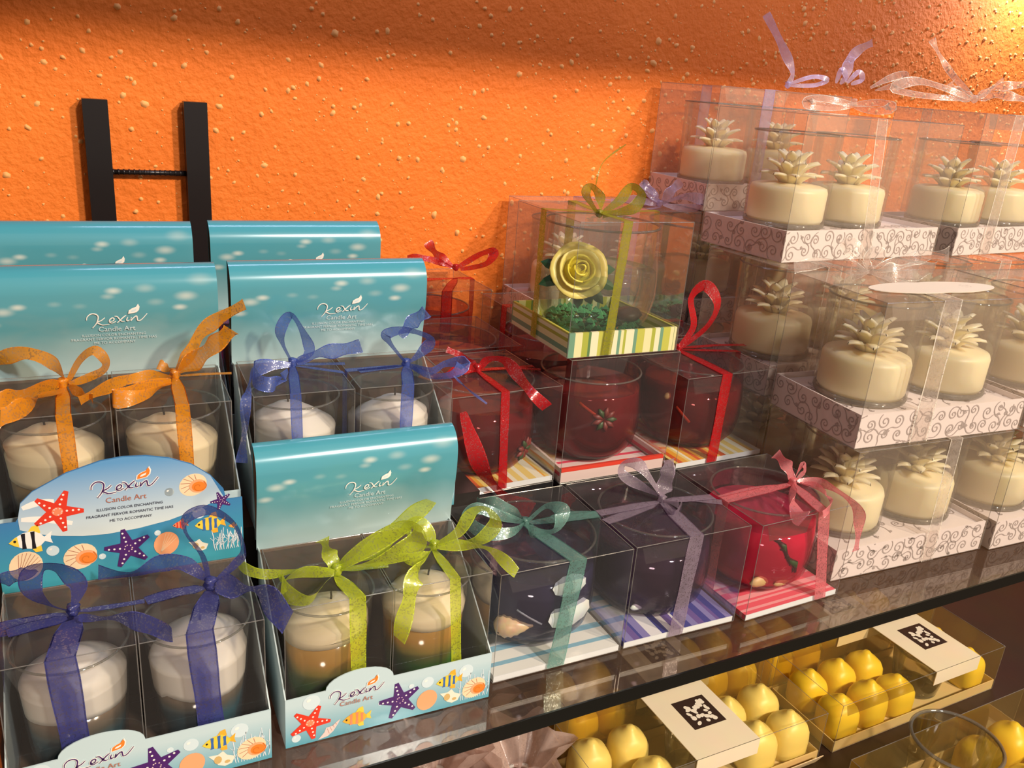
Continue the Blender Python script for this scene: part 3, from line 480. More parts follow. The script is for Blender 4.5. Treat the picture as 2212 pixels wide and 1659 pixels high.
# ---------------------------------------------------------------- display cartons
DW, DD = .1165, .0735
def header_y(z):                                                 # bulge of the header's front face, in metres
    t = (z - .078) / .063
    return DD - .0058 * math.sin(min(max(t, 0), 1) * 2.3) ** 2
def header_plane(e): return lambda a, b, d: (a / 1000, header_y(b / 1000) - .0002 - e * .00006, b / 1000)
def display_meshes():
    D = {}
    D['floor'] = MB().box(.0006, DW - .0006, .0006, DD - .0006, 0, .0008).mesh('floor_panel', 'brown_card')
    fp = [(0, 0), (DW, 0), (DW, .0305), (.058, .0305)] + [(.0395 + .0185 * math.cos(a), .031 + .009 * math.sin(a)) for a in [math.pi * i / 14 for i in range(15)]] + [(0, .0305)]
    D['front'] = MB().prism(fp, lambda a, b, t: (a, t, b), .0006).mesh('front_panel', 'front_print')
    sp = [(.0006, 0), (DD, 0), (DD, .079), (DD - .006, .079), (.0006, .0305)]
    D['side'] = MB().prism(sp, lambda a, b, t: (t, a, b), .0007).mesh('side_panel', 'side_card')
    D['back'] = MB().box(.0007, DW - .0007, DD, DD + .0006, 0, .079).mesh('back_panel', 'brown_card')
    fr = [(header_y(z), z) for z in [.0775 + .0468 * i / 12 for i in range(13)]]
    y0, z0 = fr[-1]
    for i in range(1, 13):
        a = math.radians(84) * i / 12; fr.append((y0 + .0155 * (1 - math.cos(a)) - .0012 * math.sin(a), z0 + .0165 * math.sin(a)))
    y1, z1 = fr[-1]; fr += [(y1 + .0008, z1 - .0004), (y1 + .0009, z1 - .0016)]
    for i in range(1, 7): fr.append((y1 + .0009 - .0007 * i, z1 - .0016 - .0095 * i))
    v = []
    for (y, z) in fr: v += [(-.0006, y, z), (DW + .0006, y, z)]
    f = [(2 * i, 2 * i + 1, 2 * i + 3, 2 * i + 2) for i in range(len(fr) - 1)]
    D['header'] = MB().add(v, f).mesh('header_card', ['sea'], True)
    vi = []
    for i, (y, z) in enumerate(fr):
        ny = .0007 if i < 19 else (0 if i < 26 else -.0007); nz = -.0007 if 16 <= i < 26 else 0
        vi += [(-.0003, y + ny, z + nz), (DW + .0003, y + ny, z + nz)]
    D['liner'] = MB().add(vi, f).mesh('header_liner', ['brown_card'], True)
    hp = MB(); fn = header_plane
    art_logo(hp, fn, 64, 113.5, 31, 'white', 'white'); art_text(hp, fn, 'Candle Art', 63.5, 106.2, 18.5, 'bubble')
    for s, z, w in zip(SLOGAN, (102.6, 100.2, 97.8), (32, 43, 21)): art_text(hp, fn, s, 62, z, w, 'bubble')
    D['header_print'] = hp.mesh('printed_logo', PM)
    p = MB(); fn = plane(-.0001)
    for a in ((13.5, 26, 4.6), (78, 21, 3.6), (101, 22.5, 4.3), (68.5, 21, 1.6), (5.5, 5, 2.4), (51, 14.5, 1.4)): art_bubble(p, fn, *a)
    art_coral(p, fn, 98, 115.5, 2.5, 21)
    art_star(p, fn, 12.8, 13, 11, 1.1, 'red'); art_star(p, fn, 62, 13.5, 12, 1.75, 'purple'); art_whelk(p, fn, 23, 5.2, 6)
    art_fish(p, fn, 38, 8.6, 16, 1, 'orange'); art_fish(p, fn, 91, 18.5, 16, 1, 'blue'); art_fan(p, fn, 78, 9, 6, -.3, 'peach', 0); art_tan(p, fn, 92, 7.5, 6.4); art_spiral(p, fn, 107.5, 9.5, 6.4)
    D['front_art'] = p.mesh('printed_sea_life', PM)
    p = MB(); art_logo(p, fn, 38, 27.5, 30, 'plum', 'orange', 'white'); art_text(p, fn, 'Candle Art', 37.5, 20.6, 18, 'brown')
    D['front_logo'] = p.mesh('printed_logo', PM)
    # the badge variant of the tall back card
    top = [(107, 121), (100.6, 130), (91.5, 137.7), (81, 142.5), (70, 145.2), (59, 146), (49, 145), (33.5, 140.5), (18, 132.5), (12.5, 127), (10.7, 119)]
    D['badge_card'] = MB().prism([(0, 78), (116.5, 78), (116.5, 114.5), (108.3, 114.5)] + top + [(9.5, 117), (0, 117)], lambda a, b, t: (a / 1000, DD - .0008 + t, b / 1000), .0007).mesh('badge_card', 'back_print')
    p = MB(); fn = plane(DD - .0009)
    low = [(10.9, 112.5), (18, 109), (27.5, 106.3), (38, 104.4), (49, 103.6), (64, 104.4), (79, 106.6), (93, 110.5), (107, 116)]
    p.flat([(a + .0, b) for a, b in low] + [(min(a, 106.9), b - .3) for a, b in top[1:]], fn(1))
    D['badge_sky'] = p.mesh('printed_badge', ['badge_print'])
    p = MB()
    art_bubble(p, fn, 80, 123, 2.4); art_bubble(p, fn, 24, 98.5, 2.9); art_bubble(p, fn, 73, 100, 1.6); art_bubble(p, fn, 46, 91, 1.7); art_coral(p, fn, 101, 115.5, 84, 98); art_bubble(p, fn, 94, 108.5, 3.4)
    for a in (((13, 124), (20, 126), (27, 126)), ((12, 118), (22, 116.5), (34, 112.5))): stroke(p, list(a), 3.4, fn(1.5), PI['white'])
    art_star(p, fn, 28, 120, 11.8, 1.15, 'red'); art_star(p, fn, 58.5, 93.7, 11.5, 1.75, 'purple'); art_star(p, fn, 105.5, 114, 5.6, 1.9, 'purple')
    art_spiral(p, fn, 92.7, 125.5, 6.2); art_spiral(p, fn, 37, 93, 7); art_fish(p, fn, 15, 106, 19, 1, 'moor'); art_fish(p, fn, 99.5, 101, 16, 1, 'blue'); art_fish(p, fn, 84.5, 103, 8, 1, 'red'); art_fish(p, fn, 111, 98, 4.5, 1, 'orange')
    art_fan(p, fn, 11.6, 92, 7.4, -.3, 'cream'); art_fan(p, fn, 77, 93, 6.2, -.3, 'peach', 5); art_tan(p, fn, 93, 89, 5)
    D['badge_art'] = p.mesh('printed_sea_life', PM)
    p = MB(); art_logo(p, fn, 59.5, 131.5, 32, 'plum', 'orange', 'white'); art_text(p, fn, 'Candle Art', 59.5, 122.9, 19, 'brown')
    for s, z, w in zip(SLOGAN, (118.0, 114.6, 111.2), (31, 41, 20)): art_text(p, fn, s, 61, z, w, 'navytext')
    D['badge_logo'] = p.mesh('printed_logo', PM)
    return D
def display(label, loc, rz=0, sx=1, badge=False):
    D = cached('display', display_meshes)
    t = thing('display_carton', label, 'display box', loc, rz, 'blue candle display cartons'); t.scale = (sx, 1, 1)
    link('floor_panel', D['floor'], t); fp = link('front_panel', D['front'], t)
    link('printed_sea_life', D['front_art'], fp); link('printed_logo', D['front_logo'], fp)
    link('side_panel', D['side'], t); link('side_panel', D['side'], t, (DW - .0007, 0, 0)); link('back_panel', D['back'], t)
    if badge:
        b = link('badge_card', D['badge_card'], t); link('printed_badge', D['badge_sky'], b); link('printed_sea_life', D['badge_art'], b); link('printed_logo', D['badge_logo'], b)
    else:
        b = link('header_card', D['header'], t); link('header_liner', D['liner'], b); link('printed_logo', D['header_print'], b)
    return t

# ---------------------------------------------------------------- ribbons
def rmats(col): return ['rib_' + col, 'hem_' + col]
RIB = dict(orange=((.95, .36, .010), .84), blue=((.12, .19, .62), .62), navy=((.075, .085, .36), .66), lime=((.70, .80, .05), .62), red=((.68, .012, .02), .80), teal=((.24, .48, .42), .56), violet=((.46, .36, .46), .58),
           pink=((.90, .28, .31), .68), olive=((.46, .44, .035), .72), white=((.92, .84, .78), .28), lavender=((.72, .64, .88), .5), magenta=((.82, .02, .32), .8))
for k, (c, a) in RIB.items(): M['rib_' + k] = organza('organza_' + k, c, a); M['hem_' + k] = organza('hem_' + k, [min(1, x * 1.15 + .02) for x in c], min(.92, a + .22 + .4 * (k == 'white')), 1.3)
def hemmed(mb, cen, wid):
    """a sheer ribbon with a denser woven edge on both sides"""
    cen = [Vector(c) for c in cen]; wid = [Vector(w) for w in wid]
    mb.ribbon(cen, wid, 0)
    for sg in (-1, 1): mb.ribbon([c + sg * w * .95 for c, w in zip(cen, wid)], [w * .06 for w in wid], 1)
TOW = Vector((-.4742, -.8804, 0))
def bow(root, name, col, scale=1, at=None, loops='VT'):
    """loops, tails and flat runs of ribbon around one knot"""
    K, strips = BOWS[name]; K = Vector(at or K); inv = (Matrix.Translation(root.location) @ Matrix.Rotation(root.rotation_euler.z, 4, 'Z')).inverted()
    def make():
        L = []
        for mode, w, pts in strips:
            p = [Vector(q) * .001 * scale for q in pts]; p = smooth_path(p, 7) if len(p) > 2 else [p[0].lerp(p[1], i / 6) for i in range(7)]
            wd = []; N = len(p); closed = (p[0] - p[-1]).length < .008 and N > 20
            for i in range(N):
                tg = (p[min(i + 1, N - 1)] - p[max(i - 1, 0)]).normalized(); u = i / (N - 1)
                up = Vector((0, 0, 1)) if mode == 'T' else TOW
                s = tg.cross(up)
                if s.length < .05: s = Vector((.88, -.47, 0))
                s.normalize()
                if mode == 'V': s = s * math.cos(.9 * math.sin(2.2 * u * math.pi + w)) + up * .75 * math.sin(.9 * math.sin(2.2 * u * math.pi + w))
                pin = min(1, .32 + u * 3.2) if not closed else min(1, .3 + 3 * u, .3 + 3 * (1 - u))
                wd.append(s * (w * .0005 * scale * pin * (1 + .07 * math.sin(9 * u + w))))
            L.append((p, wd, closed))
        return L
    L = make()
    for i, (p, wd, closed) in enumerate(L):
        mb = MB(); rot = inv.to_3x3()
        k0 = inv @ K
        hemmed(mb, [k0 + rot @ q for q in p], [rot @ q for q in wd])
        put('bow_loop' if closed else 'ribbon_tail', mb, rmats(col), root, True)
    kb = MB(); k0 = inv @ K; q = .0016 + .00013 * max(w for _, w, _ in strips)
    kb.lathe([(.0001, -1), (.62, -.75), (.95, -.2), (.8, .35), (1.02, .7), (.5, 1.05), (.0001, .9)], 14, wob=lambda a, z: 1 + .2 * math.sin(3 * a + z * 2.1) + .1 * math.sin(5 * a - 3 * z))
    kb.v = [(x * q + k0.x, y * q * .9 + k0.y, z * q * 1.15 + k0.z) for x, y, z in kb.v]
    put('knot', kb, ['rib_' + col], root, True)
    return k0
def bands(root, w, d, h, k0, col, spec, bw=.010, zb=.0):
    """flat runs of ribbon over the lid and down the sides"""
    e = .0007
    for side, u1, u2, *ww in spec:
        q = (ww[0] if ww else bw) / 2; kx, ky = k0.x, k0.y
        if side == 'front': P = [(kx, ky, h + e), (u1 * w, -e, h + e), (u2 * w, -e, zb)]; wd = Vector((q, 0, 0))
        elif side == 'back': P = [(kx, ky, h + e), (u1 * w, d + e, h + e), (u2 * w, d + e, zb)]; wd = Vector((q, 0, 0))
        elif side == 'left': P = [(kx, ky, h + e), (-e, u1 * d, h + e), (-e, u2 * d, zb)]; wd = Vector((0, q, 0))
        else: P = [(kx, ky, h + e), (w + e, u1 * d, h + e), (w + e, u2 * d, zb)]; wd = Vector((0, q, 0))
        a, b, c = [Vector(p) for p in P]
        cen = [a.lerp(b, i / 5) for i in range(6)] + [b.lerp(c, i / 7) for i in range(1, 8)]
        wds = [wd * min(1, .45 + .3 * i) for i in range(6)] + [wd * (1 + .06 * math.sin(i * 1.3)) for i in range(1, 8)]
        mb = MB(); hemmed(mb, cen, wds); put('ribbon_band', mb, rmats(col), root)
def case_meshes(w, d, h, z0, film):
    e = MB(); r = .00028
    c = [(0, 0), (w, 0), (w, d), (0, d)]
    for i in range(4):
        (x0, y0), (x1, y1) = c[i], c[(i + 1) % 4]
        e.tube([(x0, y0, z0), (x0, y0, h)], r, 5); e.tube([(x0, y0, h), (x1, y1, h)], r, 5); e.tube([(x0, y0, z0), (x1, y1, z0)], r * .7, 5)
    s = MB().add([(0, 0, z0), (w, 0, z0), (w, d, z0), (0, d, z0), (0, 0, h), (w, 0, h), (w, d, h), (0, d, h)], [(0, 1, 5, 4), (1, 2, 6, 5), (2, 3, 7, 6), (3, 0, 4, 7)])
    n = 8; v = [(w * i / n, d * j / n, h - .0004 + .0007 * math.sin(3.1 * i / n + 2 * j / n) * math.sin(math.pi * i / n) * math.sin(math.pi * j / n)) for j in range(n + 1) for i in range(n + 1)]
    l = MB().add(v, [(j * (n + 1) + i, j * (n + 1) + i + 1, (j + 1) * (n + 1) + i + 1, (j + 1) * (n + 1) + i) for j in range(n) for i in range(n)])
    fl = MB().add([(.004, -.0004, h - .001), (w * .5, -.0004, h - .001), (w * .47, -.0004, h - .013), (.008, -.0004, h - .013)], [(0, 1, 2, 3)])
    return [('clear_wall', s.mesh('clear_wall', film)), ('lid', l.mesh('lid', 'lid' if film == 'clear' else film, True)), ('fold_edges', e.mesh('fold_edges', 'crease')), ('tuck_flap', fl.mesh('tuck_flap', film))]
def case(root, w, d, h, z0=0, film='clear'):
    for n, me in cached(('case', w, d, h, z0, film), lambda: case_meshes(w, d, h, z0, film)): link(n, me, root)

# ---------------------------------------------------------------- tumbler candles in the display cartons
GEL = dict(amber=[(0, (.01, .02, .008)), (.3, (.03, .028, .010)), (.6, (.075, .05, .018)), (1, (.22, .14, .05))], green=[(0, (.006, .10, .004)), (.34, (.035, .17, .008)), (.50, (.16, .15, .016)), (.72, (.40, .20, .025)), (1, (.50, .28, .06))],
           sea=[(0, (.006, .03, .05)), (.52, (.016, .10, .14)), (.74, (.09, .08, .06)), (1, (.22, .15, .10))], grey=[(0, (.05, .045, .03)), (.5, (.2, .17, .12)), (1, (.36, .30, .23))])
for k, st in GEL.items(): M['gel_' + k] = ramp_z('gel_' + k, st, .003, .048 if k == 'green' else .038, .12, .2)
def tumbler_meshes(wax, gel):
    wz = .046 if gel == 'green' else .036
    rr = lambda z: .0212 + .0046 * z / .068
    gl = MB().lathe([(.0002, .0005), (.019, .0005)] + [(rr(z), z) for z in (.002, .02, .04, .058, .069)], 40)
    rim = MB().lathe([(rr(.069) + .0006 * math.cos(a), .069 + .0006 * math.sin(a)) for a in [2 * math.pi * i / 6 for i in range(7)]], 40)
    foot = MB().lathe([(rr(.002) + .0002 - .0018 + .0009 * math.cos(a), .0022 + .0012 * math.sin(a)) for a in [2 * math.pi * i / 6 for i in range(7)]], 40)
    ge = MB().lathe([(.0002, .0022), (.0195, .0022)] + [(rr(z) - .0013, z) for z in (.004, .02, wz + .002)] + [(.0002, wz + .002)], 32)
    wob = lambda a, z: 1 + .02 * math.sin(2 * a + z * 160) * (z > .045)
    wx = MB().lathe([(.0002, wz - .002)] + [(rr(z) - .0008, z + .0015) for z in (wz - .002, wz + .001, .0475, .0485)] + [(.0228, .0515), (.0205, .055), (.016, .0578), (.0115, .0602), (.0085, .0622), (.0045, .0635), (.0002, .064)], 36, wob=wob)
    for i, (x, y, z) in enumerate(wx.v):
        wx.v[i] = (x + (.003 if z > .054 else 0), y + (.002 if z > .054 else 0), z + (.0024 * math.sin(1.3 * math.atan2(y, x) + .6) if z < wz + .004 else 0))
    wi = MB().tube([(.003, .002, .0625), (.0033, .0022, .066), (.004, .0018, .069)], .0006, 5)
    return [('glass_tumbler', gl.mesh('glass_tumbler', 'glass', True)), ('glass_rim', rim.mesh('glass_rim', 'rim', True)), ('glass_foot', foot.mesh('glass_foot', 'rim', True)), ('gel_layer', ge.mesh('gel_layer', 'gel_' + gel, True)), ('wax_top', wx.mesh('wax_top', wax, True)), ('wick', wi.mesh('wick', 'wick'))]
def tumbler(label, loc, wax, gel, rz=0, shell=None):
    t = thing('tumbler_candle', label, 'candle', loc, rz, 'layered tumbler candles in display cartons')
    for n, me in cached(('tumbler', wax, gel), lambda: tumbler_meshes(wax, gel)): link(n, me, t)
    return t
BW, BD, BH = .0563, .0615, .0807
def candle_box(label, loc, rz, bname, col, bspec, bw, at=None):
    t = thing('candle_gift_box', label, 'gift box', loc, rz, 'small clear candle boxes in display cartons')
    case(t, BW, BD, BH)
    if bname:
        k0 = bow(t, bname, col, 1, at)
    else: k0 = Vector((BW / 2, BD / 2, BH + .001))
    bands(t, BW, BD, BH, k0, col, bspec, bw)
    return t
# ---------------------------------------------------------------- round gel candles in the gift boxes
GIFT = dict(wine=((.085, .004, .007), (.16, .012, .016)), ink=((.012, .012, .045), (.035, .03, .07)), plum=((.022, .008, .028), (.05, .02, .05)), pink=((.50, .008, .06), (.62, .03, .10)), dark=((.03, .008, .012), (.06, .02, .02)))
for k, (a, b_) in GIFT.items(): M['gift_' + k] = ramp_z('round_gel_' + k, [(0, a), (1, b_)], 0, .05, .06, .5, Coat_Weight=.5)
M['tint_wine'] = sheet('wine_tinted_glass', (.80, .42, .42), .03, (.4, .1, .1), .25, .015, 0); M['tint_ink'] = sheet('smoky_glass', (.72, .72, .80), .03, (.3, .3, .4), .25, .015, 0)
M['tint_plum'] = sheet('plum_glass', (.70, .62, .72), .03, (.3, .2, .3), .25, .015, 0); M['tint_pink'] = sheet('pink_glass', (.92, .5, .58), .04, (.6, .1, .2), .25, .015, 0); M['tint_dark'] = M['tint_plum']
M['shell_white'] = prin('white_shell', (.70, .76, .75), .4, .3, 120); M['shell_tan'] = prin('tan_shell', (.72, .52, .30), .35, .5, 260); M['stem'] = prin('green_stem', (.03, .055, .012), .5); M['stick'] = prin('cinnamon_stick', (.50, .13, .03), .5)
M['pebble'] = prin('sandy_pebble', (.66, .40, .16), .5, .4, 150); M['petal_red'] = prin('red_petal', (.20, .022, .016), .5, .5, 200)
CP = [(.0002, 0), (.020, .0004), (.029, .004), (.0345, .011), (.037, .022), (.0372, .034), (.036, .047), (.0345, .060)]
def cr(z):
    for (r0, z0), (r1, z1) in zip(CP, CP[1:]):
        if z0 <= z <= z1: return r0 + (r1 - r0) * (z - z0) / (z1 - z0)
    return CP[-1][0]
def gift_meshes(kind, top):
    gl = MB().lathe([(r, z) for r, z in CP], 44).mesh('round_glass', 'tint_' + kind, True)
    rim = MB().lathe([(cr(.06) + .0007 * math.cos(a), .06 + .0007 * math.sin(a)) for a in [2 * math.pi * i / 6 for i in range(7)]], 44).mesh('glass_rim', 'rim', True)
    ge = MB().lathe([(max(.0002, r - .0012), z + .0009) for r, z in CP if z < top] + [(cr(top) - .0012, top), (.0002, top)], 40).mesh('gel_wax', 'gift_' + kind, False)
    for p in ge.polygons: p.use_smooth = abs(p.normal.z) < .95
    return [('round_glass', gl), ('glass_rim', rim), ('gel_wax', ge)]
def on_cup(a, z, out=.0):
    r = cr(z) - .0016 + out; return Vector((r * math.cos(a), r * math.sin(a), z))
def gift_candle(label, loc, kind, top=.046, extras=(), rz=0, s=1.12):
    t = thing('round_candle', label, 'candle', loc, rz, 'round gel candles in gift boxes')
    for n, me in cached(('gift', kind, top), lambda: gift_meshes(kind, top)): link(n, me, t)
    t.scale = (s, s, s)
    for ex in extras: ex(t)
    return t
def ex_stick(a0, z0, a1, z1, m='stick', r=.0012, name='cinnamon_stick'):
    return lambda t: put(name, MB().tube([on_cup(a0 + (a1 - a0) * i / 5, z0 + (z1 - z0) * i / 5) for i in range(6)], r, 7), m, t, True)
def ex_conch(a, z):
    def f(t):
        mb = MB(); n = 14; pts = []; rad = []
        for i in range(n):
            u = i / (n - 1); pts.append(on_cup(a - .22 + .62 * u, z + .004 * u)); rad.append(.0007 + .0066 * math.sin(math.pi * min(1, (u + .02)) ** .62) ** 1.1 * (1 - .12 * (i % 2)))
        mb.tube(pts, rad, 12); put('spiral_seashell', mb, 'shell_tan', t, True)
        put('shell_opening', MB().tube([on_cup(a - .17 + .08 * i, z - .0016 + .0005 * i, .0050) for i in range(4)], [.0006, .0014, .0013, .0005], 8), 'wick', t, True)
    return f
def ex_clam(a, z, s=1, tilt=0):
    def f(t):
        c = on_cup(a, z); e1 = Vector((-math.sin(a), math.cos(a), .04 + tilt * .5)).normalized(); n = Vector((math.cos(a), math.sin(a), .2)).normalized(); e2 = n.cross(e1)
        v = [c + n * .003 * s]
        for j in (1, 2, 3):
            for i in range(22):
                b = 2 * math.pi * i / 22; q = j / 3 * (1 + .05 * (i % 2) * (j == 3)); v.append(c + e1 * .0125 * s * q * math.cos(b) + e2 * .0066 * s * q * math.sin(b) + n * .003 * s * (1 - (j / 3) ** 2))
        f_ = [(0, 1 + i, 1 + (i + 1) % 22) for i in range(22)] + [(1 + j * 22 + i, 1 + (j + 1) * 22 + i, 1 + (j + 1) * 22 + (i + 1) % 22, 1 + j * 22 + (i + 1) % 22) for j in (0, 1) for i in range(22)]
        put('clam_shell', MB().add(v, f_), 'shell_white', t, True)
    return f
def ex_pebble(a, z, s=1, m='pebble'):
    def f(t):
        c = on_cup(a, z, -.0005); mb = MB().lathe([(.0002, -.0032 * s), (.005 * s, -.002 * s), (.0068 * s, 0), (.005 * s, .002 * s), (.0002, .0032 * s)], 14, wob=lambda q, zz: 1 + .12 * math.sin(2 * q))
        mb.v = [(c.x + x * abs(math.sin(a)) + .3 * x, c.y + y * .35, c.z + zz) for x, y, zz in mb.v]; put('pebble', mb, m, t, True)
    return f
def ex_plant(a, z):
    def f(t):
        put('plant_stem', MB().tube([on_cup(a - .2 + .1 * i, z + .016 - .0045 * i + .002 * math.sin(2 * i)) for i in range(6)], [.0012, .0022, .0012, .0022, .0026, .001], 7), 'stem', t, True)
        for k in range(5): put('plant_leaf', MB().tube([on_cup(a - .12 + .09 * k, z + .012 - .004 * k), on_cup(a - .2 + .1 * k, z + .0165 - .005 * k), on_cup(a - .3 + .13 * k, z + .0165 - .006 * k)], [.0008, .0016, .0004], 6), 'stem', t, True)
    return f
def ex_flower(a, z):
    def f(t):
        for k in range(9):
            b = 2 * math.pi * k / 9; q = lambda u: on_cup(a + .24 * u * math.cos(b), z + .0085 * u * math.sin(b), .0004 + .0012 * u)
            put('dried_petal', MB().tube([q(.1), q(.6), q(1)], [.0007, .0022, .0005], 6), 'petal_red' if k % 3 else 'stem', t, True)
    return f
def stripes(name, cols, axis, span, seed=0, lo=.018, hi=.075):
    m = prin(name, cols[0], .45); b = m.node_tree.nodes['Principled BSDF']; rr = random.Random(seed)
    tc = nd(m, 'TexCoord'); sp = nd(m, 'SeparateXYZ'); lk(m, tc.outputs['Object'], sp.inputs[0])
    mp = nd(m, 'MapRange'); mp.inputs['From Max'].default_value = span; lk(m, sp.outputs[axis], mp.inputs[0])
    r = nd(m, 'ValToRGB'); r.color_ramp.interpolation = 'CONSTANT'; e = r.color_ramp.elements; n = 26; p = 0; first = True; k = rr.randrange(len(cols))
    while p < 1 and len(e) < n + 2:
        if first: e[0].position = 0; e[0].color = c4(cols[k]); first = False
        else: x = e.new(p); x.color = c4(cols[k])
        k = (k + rr.choice((1, 2))) % len(cols); p += rr.uniform(lo, hi)
    e[len(e) - 1].color = c4(cols[0]); lk(m, mp.outputs[0], r.inputs[0]); lk(m, r.outputs[0], b.inputs['Base Color']); return m
ST = dict(teal=[(.82, .82, .78), (.82, .82, .78), (.25, .48, .62), (.82, .82, .78)], violet=[(.80, .78, .82), (.06, .06, .30), (.25, .22, .50), (.80, .78, .82), (.16, .10, .34)], pink=[(.86, .34, .36), (.80, .10, .14), (.88, .50, .50)],
          orange=[(.85, .40, .05), (.85, .62, .20), (.70, .12, .03), (.88, .80, .62)], rose=[(.85, .62, .60), (.80, .06, .12), (.86, .70, .66)], green=[(.82, .78, .42), (.42, .46, .05), (.10, .22, .07), (.84, .82, .55), (.16, .34, .22), (.55, .55, .08)])
for i, (k, c) in enumerate(ST.items()): M['card_' + k] = stripes('striped_card_' + k, c, 0, .09, i); M['cardside_' + k] = stripes('striped_card_side_' + k, c, 2, .018, i + 20, .14, .26); M['cardy_' + k] = stripes('striped_card_across_' + k, c, 1, .09, i + 9)
def gift_box(label, loc, rz, w, h, card, col=None, bname=None, spec=(), bw=.010, tray=.004, axis='card', at=None, film='clear'):
    t = thing('gift_box', label, 'gift box', loc, rz, 'clear gift boxes with striped cards')
    case(t, w, w, h, .0004, film)
    if tray < .01:
        put('striped_card', MB().box(.001, w - .001, .001, w - .001, 0, tray), axis + '_' + card, t)
        put('card_edge', MB().box(.0008, w - .0008, .0006, .001, .0, tray), 'white_card', t)
    else:
        put('striped_card', MB().box(.001, w - .001, .001, w - .001, 0, .003), 'cardy_' + card, t)
        (put('tray_front', MB().box(.001, w - .001, .0008, .0028, 0, tray), 'card_' + card, t) if card != 'rose' else put('red_stripe', MB().box(.001, w - .001, .0006, .0030, tray * .74, tray), 'ink_red', put('tray_front', MB().box(.001, w - .001, .0008, .0028, 0, tray * .99), 'ink_pink', t))); put('tray_back', MB().box(.001, w - .001, w - .0028, w - .0008, 0, tray), 'card_' + card, t)
        for x in (.0008, w - .0028): put('tray_side', MB().box(x, x + .002, .0028, w - .0028, 0, tray), 'cardside_' + card, t)
    if col:
        k0 = bow(t, bname, col, 1, at) if bname else Vector((w / 2, w / 2, h + .001))
        bands(t, w, w, h, k0, col, spec, bw, .001)
    return t
def in_box(loc, rz, x, y, z):
    v = Matrix.Rotation(rz, 3, 'Z') @ Vector((x, y, z)); return (loc[0] + v.x, loc[1] + v.y, loc[2] + v.z)

# ---------------------------------------------------------------- white boxes with flower candles
M['tray'] = prin('pale_pearl_card', (.86, .76, .74), .45); M['cream_tag'] = prin('cream_tag_paper', (.72, .62, .52), .6); M['scroll'] = prin('silver_scroll_print', (.42, .35, .34), .4); M['cupglass'] = sheet('candle_cup_glass', (.965, .955, .93), .035, (.85, .72, .5), .22, .015, 0)
def scroll_print(w, h, seed, fn):
    rr = random.Random(seed); mb = MB()
    def seg(P):
        run = []
        for a, b in P + [(-1, -1)]:
            if .4 < a < w - .4 and .3 < b < h - .3: run.append((a, b))
            else:
                if len(run) > 2: stroke(mb, run, 1.05, fn, 0)
                run = []
    x = -2
    while x < w + 4:
        for row in (0, 1):
            cx, cz = x + rr.uniform(-2, 2), h * (.28 + .46 * row) + rr.uniform(-2, 2); r = rr.uniform(5.2, 9.2); a0 = rr.uniform(0, 6.28); d = rr.choice((-1, 1)); k = rr.uniform(.16, .21)
            sp = [(cx + r * math.exp(-k * i * .42) * math.cos(a0 + d * i * .42), cz + r * math.exp(-k * i * .42) * math.sin(a0 + d * i * .42)) for i in range(26)]
            tx, tz = -math.sin(a0) * -d, math.cos(a0) * -d; out = [(sp[0][0] + tx * q + .12 * q * q * math.cos(a0), sp[0][1] + tz * q + .12 * q * q * math.sin(a0)) for q in (7.5, 6, 4.5, 3, 1.5)]
            seg(out + sp)
            b = rr.uniform(1.4, 2.4); bx, bz = out[1][0] + rr.uniform(-2, 2), out[1][1] + rr.uniform(-2, 2)
            seg([(bx + b * math.exp(-.12 * i) * math.cos(-d * i * .6), bz + b * math.exp(-.12 * i) * math.sin(-d * i * .6)) for i in range(14)])
        x += rr.uniform(11.5, 15)
    return mb
CUPH = .078
def petal_mesh():
    v = []; f = []
    prof = [(0, .0032), (.25, .0052), (.55, .0060), (.82, .0042), (.95, .0022), (1, .0004)]
    for j, (u, q) in enumerate(prof):
        for i in range(6):
            a = 2 * math.pi * i / 6; v.append((q * math.cos(a), .0023 * (1 - .4 * u) * math.sin(a) + .004 * math.sin(u * 3.1) - .004 * u * u, .024 * u))
    for j in range(5):
        for i in range(6): f.append((j * 6 + i, j * 6 + (i + 1) % 6, (j + 1) * 6 + (i + 1) % 6, (j + 1) * 6 + i))
    return MB().add(v, f).mesh('petal', 'wax_ivory', True)
PET = [(n, tilt, sc, z) for n, tilt, sc, z in ((9, .98, .95, .034), (8, .62, 1.12, .035), (6, .27, 1.22, .036))]
def petal_mats():
    L = []
    for k, (n, tilt, sc, z) in enumerate(PET):
        for i in range(n):
            a = 2 * math.pi * (i + .5 * k) / n
            L.append(Matrix.Translation((.006 * math.sin(a) * (1 - .3 * k), -.006 * math.cos(a) * (1 - .3 * k), z)) @ Matrix.Rotation(a, 4, 'Z') @ Matrix.Rotation(tilt, 4, 'X') @ Matrix.Scale(sc, 4))
    return L
def flower_meshes():
    cup = MB().lathe([(.0002, .0006), (.033, .0006), (.0345, .003), (.0352, .02), (.0362, CUPH)], 44)
    rim = MB().lathe([(.0362 + .0008 * math.cos(a), CUPH + .0008 * math.sin(a)) for a in [2 * math.pi * i / 6 for i in range(7)]], 44)
    foot = MB().lathe([(.0335 + .0012 * math.cos(a), .003 + .0022 * math.sin(a)) for a in [2 * math.pi * i / 6 for i in range(7)]], 44)
    wx = MB().lathe([(.0002, .004), (.031, .004), (.0325, .007), (.0328, .030), (.0315, .0335), (.027, .035), (.012, .036), (.0002, .0365)], 36)
    return [('glass_cup', cup.mesh('glass_cup', 'cupglass', True)), ('glass_rim', rim.mesh('glass_rim', 'rim', True)), ('glass_foot', foot.mesh('glass_foot', 'rim', True)), ('wax_base', wx.mesh('wax_base', 'wax_ivory', True))]
